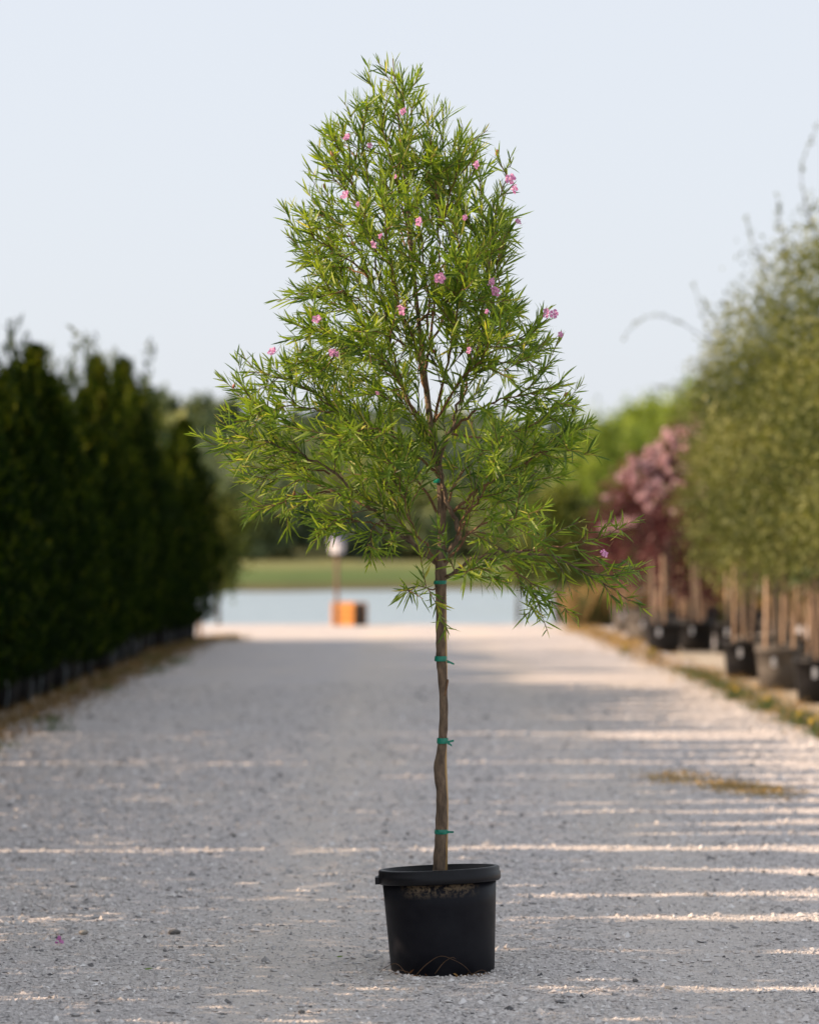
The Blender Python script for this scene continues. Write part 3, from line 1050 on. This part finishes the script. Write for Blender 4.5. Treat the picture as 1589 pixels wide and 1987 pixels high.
blades(23, 2600, straw_patch, .015, .06, M['straw'], "patch of flattened yellow dry grass on the right side of the road", "dry_grass", "grass", (.45, 1), 1.6)


def edge_right(r, n_):
    y = 24 + 14 * r.random(n_)
    x = 3.45 + r.normal(size=n_) * .10 + .08 * np.sin(y * 3)
    return np.stack([x, y, np.full(n_, .008)], 1)


blades(24, 3200, edge_right, .03, .12, M['weed'], "dark green weeds in a line along the right road edge", "weeds", "weeds", (0, .7))


def edge_right2(r, n_):
    y = 24 + 37 * r.random(n_)
    x = np.where(y < 38.5, 3.55, 3.35) + r.normal(size=n_) * .2
    return np.stack([x, y, np.full(n_, .006)], 1)


blades(25, 7000, edge_right2, .03, .12, M['straw'], "dry straw and stubble at the right edge of the road", "dry_grass", "grass", (.1, .8))


def apron_tufts(r, n_):
    c = np.array([(-3.15, 50.4), (-2.95, 50.1), (3.0, 54.5), (3.3, 51.5), (3.45, 48)])[r.integers(0, 5, n_)]
    return np.stack([c[:, 0] + r.normal(size=n_) * .14, c[:, 1] + r.normal(size=n_) * .3, np.full(n_, .012)], 1)


blades(26, 1800, apron_tufts, .04, .16, M['straw'], "orange dry grass tufts dotted on the sunlit gravel before the pond", "grass_tufts", "grass", (.4, 1))

def reeds(r, n_):
    x = r.uniform(3.1, 15, n_)
    y = 58.6 + 1.4 * r.random(n_) + .3 * np.sin(x * 2)
    return np.stack([x, y, np.full(n_, .012)], 1)


blades(27, 9000, reeds, .25, .95, M['straw'], "tall tan grass on the bank behind the rows of potted trees", "tall_grass", "grass", (.1, .8), .35)
blades(28, 5000, reeds, .25, .8, M['weed'], "green rushes mixed in the tall tan grass at the pond's right end", "rushes", "rushes", (.2, 1), .35)

FL = MB()
for k in range(6):
    a = k * 1.047
    FL.add([(0, 0, 0), (.022 * math.cos(a - .4), .022 * math.sin(a - .4), .006), (.034 * math.cos(a), .034 * math.sin(a), .004), (.022 * math.cos(a + .4), .022 * math.sin(a + .4), .006)], [(0, 1, 2, 3)])
FLM = FL.mesh("flower_head", M['yellow'])
STEM = MB().tube([(0, 0, 0), (.01, 0, .06), (0, .01, .13)], .004, 5).mesh("stem", M['weed'])
r_ = np.random.default_rng(77)
wl = rhomb(np.zeros((26, 3)) + r_.normal(size=(26, 3)) * [.03, .03, .01] + [0, 0, .02], unit(r_.normal(size=(26, 3)) + [0, 0, .7]), r_.uniform(.05, .1, 26), r_.uniform(.02, .035, 26), r_)
WL = np_mesh("leaves", wl, QUAD, r_.random(26), M['weed'])
for i, (px, py) in enumerate([(1420, 1352), (1484, 1372), (1552, 1404), (1580, 1418), (1212, 1262), (1262, 1270)]):
    Y = 9185 / (py + 8 - 1060)
    root = empty("yellow_weed", ((px - 794.5) * Y / FPX, Y, .006), i, label=[
        "yellow flowering weed below the farthest front row oak", "yellow flowering weed below the two white plant tags", "yellow flowering weed below the big black pot",
        "yellow flowering weed cut by the right picture edge", "yellow flowering weed on the sunlit corner left of the black pots", "yellow flowering weed just left of the corner black pot"][i],
        cat="weed", group="yellow flowering weeds along the right road edge")
    link("stem", STEM, root)
    lv = link("leaves", WL, root)
    lv["kind"] = "stuff"
    for k in range(3):
        f = link("flower_head", FLM, root, (.035 * math.cos(k * 2.2), .035 * math.sin(k * 2.2), .115 + .02 * k))
        f.rotation_euler = (R(55), 0, -i + k * .5)
        f.scale = (.8, .8, .8)

# fallen bits near the pot
for i, (px, py, L, mk, lab) in enumerate([(660, 1868, .026, 'fallen_green', "green leaf fallen on the gravel just left of the pot"),
                                           (290, 1892, .032, 'fallen_green', "longer green leaf fallen farther left of the pot")]):
    x, Y, z = on_road(px, py)
    V = long_leaf(np.array([[x - L / 2, Y, z + .012]]), np.array([[1., .15, .05]]), np.array([[0, -.5, 1.]]), [L], [.011], [.1])
    V[..., 0] -= x; V[..., 1] -= Y; V[..., 2] -= z
    o = link("fallen_leaf", np_mesh("fallen_leaf", V, LEAF_F, np.array([.6]), M['fallen_green']), None, (x, Y, z))
    tag(o, lab, "leaf", "green leaves fallen on the gravel")
x, Y, z = on_road(118, 1835)
q = np.random.default_rng(9)
V = rhomb(q.normal(size=(9, 3)) * [.008, .008, .003] + [0, 0, .012], unit(q.normal(size=(9, 3)) + [0, 0, .5]), q.uniform(.015, .028, 9), q.uniform(.012, .02, 9), q)
tag(link("fallen_flower", np_mesh("fallen_flower", V, QUAD, q.uniform(0, .7, 9), M['petal']), None, (x, Y, z)), "crumpled pink flower fallen on the gravel at far left", "flower")

# ------------------------------------------------------------------ THE POTTED WILLOW
YT = 11.14
BASE = Vector((.122, YT, .004))
tree = empty("potted_willow_tree", BASE, 0, label="slender young desert willow with pink flowers in a black nursery pot", cat="potted tree")


def T(px, py, dy=0.0):
    return W(px, py, YT + dy) - BASE


# pot, tilted a little to the left
PH = .388
prng = random.Random(3)
wob = lambda a, z: .018 * math.sin(2 * a + .8) * (z / PH) + .009 * math.sin(3 * a + 1) + .003 * math.sin(7 * a) * (z / PH)
pot = MB()
rt, rb = .211, .190
rt = .207
prof = [(.001, .0), (rb - .012, 0), (rb, .012)]
prof += [(rb + (rt - rb) * t, .012 + (PH - .062) * t) for t in (.25, .5, .75, 1)]
prof += [(rt - .006, PH - .05), (rt - .008, PH - .06), (.001, PH - .062)]
pot.lathe(prof, 64, wob)
po = pot.build("pot", M['pot'], tree)
po.rotation_euler = (R(-2.9), R(-2.3), 0)
po.location = (0, 0, -.006)
rim = MB()
ri = rt - .004
rim.lathe([(ri, PH - .05), (rt + .012, PH - .052), (rt + .017, PH - .046), (rt + .017, PH - .022), (rt + .013, PH - .019), (rt + .013, PH - .006), (rt + .009, PH), (ri, PH), (ri - .004, PH - .05)], 64, wob)
rim.build("rim", M['rim'], po)
hb = MB()
hb.box((-rt - .019, -.01, PH - .037), (.016, .09, .026))
hb.build("lip_handle", M['rim'], po)
so_ = MB()
pts = [(0, 0, PH - .04)]
for ring in (.07, .14, .2):
    for k in range(20):
        a = k * math.pi / 10
        pts.append((ring * math.cos(a), ring * math.sin(a), PH - .045 + prng.uniform(-.006, .006)))
fs = [(0, 1 + k, 1 + (k + 1) % 20) for k in range(20)]
for g_ in range(2):
    for k in range(20):
        a_, b_ = 1 + g_ * 20 + k, 1 + g_ * 20 + (k + 1) % 20
        fs.append((a_, a_ + 20, b_ + 20, b_))
so_.add(pts, fs, True)
so_.build("soil", M['soil'], po)

# roots creeping out of the base holes
for k, pth in enumerate([[(-.10, -.185, .012), (-.06, -.198, .055), (-.01, -.205, .085), (.04, -.203, .07), (.08, -.196, .045), (.105, -.185, .012)],
                         [(-.03, -.196, .02), (.0, -.203, .06), (.03, -.204, .08), (.045, -.204, .075)],
                         [(-.13, -.16, .012), (-.17, -.15, .05), (-.215, -.13, .03), (-.23, -.12, .012)],
                         [(-.12, -.17, .02), (-.16, -.17, .03), (-.20, -.17, .012)],
                         [(.10, -.18, .012), (.14, -.17, .03), (.17, -.16, .01)]]):
    pp = smooth_path(pth, 6)
    MB().tube(pp, [.0015 - .0008 * i / (len(pp) - 1) for i in range(len(pp))], 6).build("root", M['root'], tree)
q = np.random.default_rng(4)
nn = 70
cx_ = np.array([-.13, -.10, .06, .12])[q.integers(0, 4, nn)]
ang = np.pi * 1.5 + cx_ / .2 + q.normal(size=nn) * .12
P = np.stack([np.cos(ang) * (.195 + q.random(nn) * .02), np.sin(ang) * (.195 + q.random(nn) * .02), q.random(nn) * .012 + .002], 1)
V = rhomb(P, unit(q.normal(size=(nn, 3)) * [1, 1, .35]), q.uniform(.015, .04, nn), q.uniform(.004, .01, nn), q)
o = link("leaf_litter", np_mesh("leaf_litter", V, QUAD, q.random(nn), M['mulch']), tree)
o["kind"] = "stuff"

# trunk
trunk_px = [(853, 1700, 13.5), (854, 1650, 12.5), (856, 1600, 11), (856.5, 1540, 10.5), (852, 1490, 10.5), (858, 1440, 8.3), (861, 1380, 8.2), (858, 1310, 9), (855, 1275, 9.5), (855, 1240, 9), (854.5, 1180, 9.5), (855, 1125, 11), (855, 1095, 11.5),
            (856, 1060, 8), (857, 1000, 7.8), (854, 930, 7.5), (846, 885, 8), (836, 830, 6.5), (828, 760, 5.6), (820, 690, 5), (812, 620, 4.4), (802, 520, 3.6), (792, 420, 3), (782, 320, 2.4), (772, 220, 1.8), (762, 112, .9)]
tp = smooth_path([T(a, b_, 0.0 if b_ > 900 else .06 * math.sin(b_ * .012)) for a, b_, c_ in trunk_px], 5)
kpx = YT / FPX
rads = list(np.interp(np.linspace(0, 1, len(tp)), np.linspace(0, 1, len(trunk_px)), [c_ * kpx for a, b_, c_ in trunk_px]))
rads = [r0 * (1 + .05 * math.sin(i * 1.9) + .04 * math.sin(i * .73)) for i, r0 in enumerate(rads)]
tb = MB().tube(tp, rads, 14)
trunk = tb.build("trunk", M['bark'], tree)
MB().tube(smooth_path([T(862, 1350, -.01), T(866, 1335, -.012), T(869, 1318, -.012)], 4), [.005] * 4 + [.004] * 4 + [.003], 7).build("twig_stub", M['twig'], trunk)
stk = MB().tube([T(864, 1702, -.012), T(866, 1560, .012), T(863, 1480, .015), T(864, 1300, .03), T(862, 1140, .03)], .0075, 8)
stk.build("stake", M['bamboo'], tree)
for (px, py, wd, hh, tail) in [(854, 1130, 12, 3.5, []), (855, 1278, 11.5, 5.0, [(14, 4, 26, 10)]), (858.5, 1437, 10.5, 5.5, [(12, 2, 22, -1), (12, 3, 18, 9)]), (856, 1613, 12.5, 4.5, [(12, 0, 24, 0)]), (851, 933, 9.5, 4, [])]:
    c = T(px, py)
    t_ = MB()
    hk, wk = hh * kpx, wd * kpx
    n0 = len(t_.v)
    t_.lathe([(wk, -hk), (wk + .0012, -hk * .5), (wk + .0012, hk * .4), (wk, hk)], 20, lambda a, z: .03 * math.sin(3 * a + z * 300))
    for (x0, y0, x1, y1) in tail:
        t_.add([(x0 * kpx - .004, -wk * .4, -y0 * kpx + .004), (x1 * kpx, -wk * .6, -y1 * kpx + .003), (x1 * kpx, -wk * .62, -y1 * kpx - .004), (x0 * kpx - .004, -wk * .42, -y0 * kpx - .005)], [(0, 1, 2, 3)])
        t_.add([(x0 * kpx - .004, -wk * .4 + .002, -y0 * kpx - .004), (x1 * kpx - .003, -wk * .5 + .004, -y1 * kpx + .003), (x1 * kpx + .001, -wk * .5 + .004, -y1 * kpx + .001), (x0 * kpx - .004, -wk * .4 + .004, -y0 * kpx - .008)], [(0, 1, 2, 3)])
    t_.build("nursery_tie", M['tape'], tree, c)

# limbs: photo outline in x and z, each with its own way in depth (metres at the tip)
LIMBS = [
    ([(812, 620), (800, 500), (788, 400), (775, 250), (762, 108)], 0.02, 0),
    ([(859, 1098), (887, 1042), (877, 994), (861, 949), (853, 898), (872, 840), (893, 785), (920, 700), (950, 600), (965, 500), (985, 400), (1005, 340), (1026, 277)], -.22, 6.5),
    ([(838, 868), (800, 800), (770, 730), (745, 640), (725, 540), (705, 420), (690, 300), (652, 186)], -.15, 5),
    ([(824, 720), (838, 640), (850, 540), (855, 430), (858, 320), (866, 192)], .1, 4),
    ([(802, 520), (778, 410), (748, 290), (722, 190), (705, 116)], .12, 3),
    ([(893, 785), (930, 690), (975, 600), (1013, 522)], .3, 3.5),
    ([(915, 710), (985, 670), (1045, 650), (1078, 606)], -.1, 3.2),
    ([(880, 833), (940, 790), (1030, 765), (1128, 746)], -.3, 4),
    ([(877, 994), (940, 945), (1010, 905), (1090, 870), (1168, 885)], -.35, 4.2),
    ([(1010, 905), (1080, 855), (1120, 840), (1162, 820)], -.25, 2.4),
    ([(862, 1122), (935, 1078), (1010, 1070), (1100, 1090), (1180, 1140), (1252, 1192)], -.2, 5),
    ([(1010, 1070), (1090, 1060), (1170, 1040), (1238, 1006)], -.35, 3),
    ([(1100, 1090), (1180, 1098), (1252, 1104)], -.1, 2.4),
    ([(935, 1078), (1010, 1115), (1065, 1170), (1120, 1205)], -.3, 3),
    ([(1000, 1110), (1030, 1160), (1042, 1205)], -.15, 2),
    ([(858, 1105), (905, 1010), (938, 945), (990, 985), (1045, 1040)], .35, 4),
    ([(887, 1042), (905, 1000), (940, 955), (960, 900), (1000, 850)], -.5, 4),
    ([(846, 1090), (800, 1055), (757, 960), (721, 885), (640, 800), (530, 740), (424, 720)], -.25, 6),
    ([(846, 1092), (763, 1030), (715, 985), (640, 920), (560, 880), (480, 852), (394, 848)], -.4, 6),
    ([(721, 885), (600, 850), (500, 805), (413, 766)], .2, 3.4),
    ([(715, 985), (640, 955), (540, 925), (438, 938)], .15, 3.4),
    ([(640, 955), (560, 962), (462, 1000)], -.3, 2.6),
    ([(763, 1030), (690, 1010), (640, 1012), (600, 1052)], -.35, 2.8),
    ([(740, 1010), (715, 1030), (705, 1075)], -.2, 2),
    ([(757, 960), (700, 820), (620, 750), (488, 690)], .3, 3.8),
    ([(770, 730), (690, 690), (600, 690), (532, 682)], -.35, 3.4),
    ([(745, 640), (680, 610), (610, 580), (528, 571)], .15, 3.2),
    ([(745, 640), (680, 580), (620, 565), (556, 546)], -.3, 3),
    ([(725, 540), (650, 500), (590, 465), (543, 424)], -.1, 3),
    ([(725, 540), (660, 460), (610, 415), (568, 385)], .3, 3),
    ([(705, 420), (650, 370), (605, 320), (580, 290)], .05, 2.6),
    ([(705, 420), (655, 330), (608, 242)], -.3, 2.6),
    ([(690, 310), (690, 240), (688, 186)], .1, 2),
    ([(855, 440), (842, 320), (828, 206)], -.25, 2.4),
    ([(855, 440), (890, 350), (922, 270)], -.3, 2.6),
    ([(950, 600), (955, 450), (945, 300)], .25, 2.8),
    ([(965, 500), (1000, 455), (1018, 420)], -.1, 2.2),
    ([(950, 600), (985, 510), (1012, 462)], .2, 2.2),
    ([(850, 540), (895, 440), (905, 315)], .35, 2.6),
    ([(930, 690), (985, 610), (1004, 556)], -.35, 2.4),
    ([(920, 700), (1000, 700), (1060, 690), (1092, 650)], .25, 2.6),
    ([(852, 1145), (815, 1150), (770, 1168)], -.25, 2.2),
    ([(862, 1120), (900, 1110), (955, 1100)], -.45, 2.4),
    ([(872, 840), (950, 850), (1030, 830), (1110, 795)], .35, 3.2),
    ([(836, 830), (760, 760), (660, 730), (590, 700)], .45, 3.6),
    ([(828, 760), (800, 660), (760, 560), (740, 440), (735, 320)], -.55, 4),
    ([(820, 690), (830, 580), (815, 460), (800, 340)], -.5, 3.6),
    ([(836, 830), (870, 720), (890, 620), (900, 500), (880, 400)], -.6, 4),
    ([(828, 760), (790, 640), (700, 560), (640, 500)], .5, 3.6),
    ([(820, 690), (880, 600), (920, 520), (950, 400)], .55, 3.6),
    ([(854, 930), (780, 860), (700, 830), (620, 870)], -.6, 4),
    ([(856, 1000), (800, 930), (730, 920), (650, 960)], .55, 3.8),
    ([(857, 1010), (890, 930), (940, 880), (1010, 800)], .5, 3.8),
    ([(846, 885), (800, 790), (740, 700), (660, 640)], -.55, 4),
    ([(836, 830), (900, 740), (960, 680), (1010, 640)], -.5, 3.8),
    ([(802, 520), (770, 440), (720, 360), (640, 300)], .45, 3),
    ([(792, 420), (830, 330), (850, 280)], -.35, 2.4),
    ([(792, 420), (760, 350), (735, 260)], -.35, 2.4),
    ([(855, 1095), (800, 1020), (770, 930), (745, 880)], -.5, 3.6),
    ([(858, 1095), (930, 1020), (1000, 1010), (1060, 980)], -.55, 3.6),
    ([(858, 1095), (900, 1040), (960, 1040), (1060, 1110)], .45, 3.4),
    ([(640, 920), (540, 900), (470, 890), (405, 862)], -.1, 2.6),
    ([(640, 800), (550, 790), (480, 800), (420, 830)], -.45, 2.6),
    ([(725, 540), (660, 520), (600, 500), (552, 455)], .4, 2.8),
    ([(745, 640), (660, 660), (590, 640), (540, 620)], -.45, 2.8),
    ([(690, 300), (655, 290), (630, 260), (612, 262)], .2, 2),
    ([(855, 430), (880, 400), (890, 340), (885, 265)], .15, 2.4),
    ([(950, 600), (990, 520), (1000, 450), (992, 395)], .35, 2.4),
    ([(915, 700), (960, 640), (1010, 610), (1040, 600)], .45, 2.6),
    ([(802, 520), (760, 480), (700, 440), (650, 430)], -.45, 2.8),
    ([(812, 620), (850, 600), (900, 560), (930, 480)], -.6, 3),
    ([(822, 700), (770, 660), (700, 640), (620, 650)], -.6, 3),
    ([(782, 330), (745, 290), (730, 240), (728, 225)], -.2, 2),
    ([(775, 270), (800, 220), (798, 190)], -.1, 1.8),
    ([(877, 994), (960, 960), (1050, 930), (1110, 930)], .3, 3),
    ]
LP, LD, LN, LL, LW, LB, LTi = [], [], [], [], [], [], []
shoot_pts = []
tr_ = random.Random(12)
npr = np.random.default_rng(12)


def leaves_on(path, start, gap, lmax, young, thin=1.0):
    """long narrow leaves along a shoot, denser and brighter towards its tip"""
    A = np.array([tuple(p) for p in path])
    seg = np.linalg.norm(np.diff(A, axis=0), axis=1)
    cum = np.concatenate([[0], np.cumsum(seg)])
    tot = cum[-1]
    s = tot * start
    a = tr_.uniform(0, 6.28)
    while s < tot:
        f = s / tot
        p = np.array([np.interp(s, cum, A[:, k]) for k in range(3)])
        i = min(np.searchsorted(cum, s), len(A) - 1)
        t = unit(A[max(i, 1)] - A[max(i, 1) - 1])
        o = unit(np.cross(t, npr.normal(size=3)))
        u = o * math.cos(a) + np.cross(t, o) * math.sin(a)
        div = math.radians(tr_.uniform(24, 58) - 16 * f * young)
        dd = unit(t * math.cos(div) + u * math.sin(div) + np.array([0, 0, -.10 + .16 * young]))
        LP.append(p); LD.append(dd)
        LN.append(unit(t - dd * np.dot(t, dd) + npr.normal(size=3) * .35))
        L = lmax * tr_.uniform(.62, 1.12) * (1 - .45 * max(0, f - .7) / .3)
        LL.append(L); LW.append(tr_.uniform(.0058, .0090) * (L / .085) ** .5)
        LB.append(tr_.uniform(-.28, .06))
        LTi.append(1.0 if tr_.random() < .02 else min(1, max(0, tr_.gauss(.38, .2) + .30 * max(0, f - .45) * young)))
        a += 2.4
        s += gap * thin * tr_.uniform(.7, 1.3)


OY = [110, 200, 300, 400, 480, 570, 680, 760, 850, 940, 1000, 1060, 1110, 1200]
OL = [715, 655, 605, 565, 568, 553, 510, 440, 420, 460, 480, 600, 770, 780]
OR = [765, 868, 995, 995, 990, 985, 1065, 1105, 1135, 1100, 1190, 1225, 1230, 1230]


def outside(p):
    w_ = BASE + p
    px = 794.5 + w_.x / w_.y * FPX
    py = 1060 - (w_.z - EYE) / w_.y * FPX
    return py < 128 or py > 1205 or px < np.interp(py, OY, OL) or px > np.interp(py, OY, OR)


def pull(x, y):
    # leaves reach past the twig tips, so the limbs stop short of the outline
    k = float(np.interp(y, [150, 250, 700, 850, 950, 1020], [1.0, .87, .91, .97, .98, 1.0]))
    if x < 820 and y > 680:
        k -= .045
    return 820 + (x - 820) * k, (y - 12 if y < 260 else y - (8 if x > 1000 else 28) * max(0, (y - 1130) / 60) if y > 1130 and abs(x - 853) > 12 else y)


for li, (pxs, dyt, r0) in enumerate(LIMBS):
    nP = len(pxs)
    pxs = pxs[:1] + [pull(x, y) for x, y in pxs[1:]]
    pts = [T(x, y, dyt * (i / (nP - 1)) ** 1.2) for i, (x, y) in enumerate(pxs)]
    pts[-1] = pts[-1] - (pts[-1] - pts[-2]).normalized() * (.045 if pxs[-1][1] < 700 else 0)
    path = smooth_path(pts, 6)
    # a little natural wander
    for i in range(1, len(path) - 1):
        path[i] += Vector((tr_.gauss(0, .004), tr_.gauss(0, .006), tr_.gauss(0, .004)))
    Lt = sum((path[i + 1] - path[i]).length for i in range(len(path) - 1))
    mb = MB()
    rb0 = max(r0 * .85, 1.1) * kpx
    if li:
        mb.tube(path, [rb0 * (1 - .86 * (i / (len(path) - 1)) ** .8) for i in range(len(path))], 7)
    low = pts[-1].z < 1.75
    young = .5 if low else 1.0
    rlow = low and pxs[-1][0] > 980
    top_ = pxs[-1][1] < 330
    thin = 1.3 if rlow else 1.1 if low else .95 if top_ else .84
    leaves_on(path, max(.4, 1 - .5 / Lt), .008, .094, young, thin)
    # side shoots
    s = max(.16, .18 * Lt) if Lt > .5 else .08
    az = tr_.uniform(0, 6.28)
    while s < Lt - .05:
        f = s / Lt
        acc = 0
        for i in range(len(path) - 1):
            sl_ = (path[i + 1] - path[i]).length
            if acc + sl_ >= s: break
            acc += sl_
        p = path[i].lerp(path[i + 1], (s - acc) / max(sl_, 1e-6))
        t = (path[i + 1] - path[i]).normalized()
        o = t.orthogonal().normalized()
        u = Quaternion(t, az) @ o
        ang = R(tr_.uniform(24, 50))
        d0 = (t * math.cos(ang) + u * math.sin(ang)).normalized()
        L = tr_.uniform(.18, .34) * (1 - (.78 if top_ else .62) * f)
        bendv = Vector((0, 0, tr_.uniform(.05, .5) if not low else tr_.uniform(-.25, .3)))
        for cut in (.6, .5):
            if outside(p + (d0 + bendv * .5).normalized() * L):
                L *= cut
        q1 = p + d0 * L * .5
        q2 = p + (d0 + bendv * .5).normalized() * L
        sp_ = smooth_path([p, q1, q2], 4)
        mb.tube(sp_, [.0026 - .0017 * k / (len(sp_) - 1) for k in range(len(sp_))], 4, False)
        leaves_on(sp_, .1, .0088, .092, young, thin)
        shoot_pts.append(sp_[-1])
        if L > .15 and tr_.random() < (.3 if rlow or (top_ and f > .5) else .6 if low else .75):
            e = sp_[5]
            d1 = (d0 + Vector((tr_.gauss(0, .5), tr_.gauss(0, .5), tr_.gauss(.1, .3)))).normalized()
            s2 = smooth_path([e, e + d1 * .08, e + (d1 + bendv * .3).normalized() * .16], 3)
            mb.tube(s2, .0014, 4, False)
            leaves_on(s2, .1, .0088, .082, young, thin)
        az += 2.4
        s += tr_.uniform(.038, .066) * (1.7 if rlow else 1.15 if low else 1.35 if top_ and f > .5 else 1.0)
    if mb.v:
        mb.build("branch", M['twig'] if r0 < 5 else M['bark'], tree)

LP, LD, LN = np.array(LP), np.array(LD), np.array(LN)
LL, LW, LB, LTi = map(np.array, (LL, LW, LB, LTi))
print("leaves", len(LP))
# the 300 leaves nearest the camera are single objects, the others one mass
order = np.argsort(LP[:, 1] - LL * 1.2)
near, rest = order[:300], order[300:]
fol = link("foliage", np_mesh("foliage", long_leaf(LP[rest], LD[rest], LN[rest], LL[rest], LW[rest], LB[rest]), LEAF_F, LTi[rest], M['willow_leaf'], True), tree)
fol["kind"] = "stuff"
LEAFM = [np_mesh("leaf", long_leaf(np.zeros((1, 3)), np.array([[1., 0, 0]]), np.array([[0, 0, 1.]]), [.085], [.0085], [-.05 - .06 * i]), LEAF_F, np.array([.15 + .17 * i]), M['willow_leaf'], True) for i in range(5)]
for i in near:
    o = bpy.data.objects.new("leaf", LEAFM[int(min(4, max(0, (LTi[i] - .1) / .17)))])
    s_ = unit(np.cross(LD[i], LN[i]))
    n_ = np.cross(s_, LD[i])
    k = LL[i] / .085
    mtx = Matrix(((LD[i][0] * k, -s_[0], n_[0] * k, LP[i][0]), (LD[i][1] * k, -s_[1], n_[1] * k, LP[i][1]), (LD[i][2] * k, -s_[2], n_[2] * k, LP[i][2]), (0, 0, 0, 1)))
    o.matrix_local = mtx
    C.objects.link(o)
    o.parent = fol

# flowers
def flower_mesh(seed):
    r = np.random.default_rng(seed)
    V, F, tint = [], [], []
    # trumpet
    n = 10
    rings = [(.002, 0), (.005, .012), (.009, .024)]
    for rr_, z in rings:
        for k in range(n):
            a = 2 * math.pi * k / n
            V.append((rr_ * math.cos(a), rr_ * math.sin(a), z))
    for i in range(2):
        for k in range(n):
            F.append((i * n + k, i * n + (k + 1) % n, (i + 1) * n + (k + 1) % n, (i + 1) * n + k)); tint.append(.85)
    # five ruffled lobes
    for k in range(5):
        a = 2 * math.pi * k / 5 + r.normal() * .1
        b0 = len(V)
        for (rad, da, z) in [(.009, -.45, .024), (.009, .45, .024), (.019, -.62, .032), (.021, 0, .027), (.019, .62, .032), (.027, -.42, .024), (.030, 0, .030), (.027, .42, .023)]:
            V.append((rad * math.cos(a + da), rad * math.sin(a + da), z + r.normal() * .003))
        for f in [(0, 1, 3), (0, 3, 2), (1, 4, 3), (2, 3, 6, 5), (3, 4, 7, 6)]:
            F.append(tuple(b0 + j for j in f)); tint.append(r.uniform(.2, .75))
    me = bpy.data.meshes.new("flower")
    me.from_pydata(V, [], F)
    me.attributes.new("tint", 'FLOAT', 'FACE').data.foreach_set("value", tint)
    me.materials.append(M['petal'])
    return me


FLW = [flower_mesh(i) for i in range(4)]
BUD = MB().lathe([(.001, 0), (.004, .004), (.006, .012), (.004, .02), (.001, .024)], 8).mesh("bud", M['bud'])
a_ = BUD.attributes.new("tint", 'FLOAT', 'FACE')
a_.data.foreach_set("value", [.5] * len(BUD.polygons))
fr = random.Random(8)
allp = np.array([tuple(p) for p in shoot_pts])
for i, (px, py, k) in enumerate([(675, 382, .85), (820, 431, .8), (731, 471, .7), (733, 455, .5), (899, 420, .5), (855, 537, .95), (960, 550, .8), (969, 560, 1), (788, 597, 1), (617, 624, .8), (651, 677, .95), (533, 686, .8),
                                 (1068, 607, .9), (1078, 610, .8), (1090, 650, .55), (990, 348, .9), (990, 366, .85), (1010, 425, .6), (917, 318, .75), (678, 268, .7), (716, 283, .5), (776, 212, .7), (768, 345, .45),
                                 (948, 605, .45), (915, 680, .6), (1167, 1078, .75), (690, 395, .45), (735, 1240 - 480, .4)]):
    # in front of the leaves there, on its own short stalk from the nearest shoot
    c0 = T(px, py, 0)
    dxz = (allp[:, 0] - c0.x) ** 2 + (allp[:, 2] - c0.z) ** 2
    cand = np.argsort(dxz)[:10]
    j = cand[np.argmin(allp[cand, 1])]
    dy = min(allp[j, 1], .1) - .05
    c = T(px, py, dy)
    st = Vector(allp[j])
    f = link("flower", FLW[i % 4], tree, c)
    nrm = Vector((fr.uniform(-1.3, 1.3), -.7, fr.uniform(-1.0, .6)))
    f.rotation_euler = nrm.to_track_quat('Z', 'Y').to_euler()
    f.scale = (k * .78,) * 3
    MB().tube(smooth_path([st - c, (st - c) * .5 + Vector((0, .01, -.005)), (0, 0, 0)], 4), .0012, 5).build("flower_stalk", M['twig'], f).matrix_parent_inverse = (Matrix.Rotation(0, 4, 'X') @ f.matrix_basis.to_quaternion().to_matrix().to_4x4().inverted() * 1.0) if False else f.matrix_basis.to_quaternion().to_matrix().to_4x4().inverted()
for (px, py) in [(575, 965), (423, 714), (1008, 330), (635, 325), (900, 590), (760, 300), (1128, 748), (640, 380), (860, 700), (700, 505)]:
    c0 = T(px, py, 0)
    dxz = (allp[:, 0] - c0.x) ** 2 + (allp[:, 2] - c0.z) ** 2
    j = int(np.argmin(dxz))
    o = link("bud", BUD, tree, (allp[j, 0], allp[j, 1], allp[j, 2]))
    o.rotation_euler = (fr.uniform(-.5, .5), fr.uniform(-.5, .5), 0)
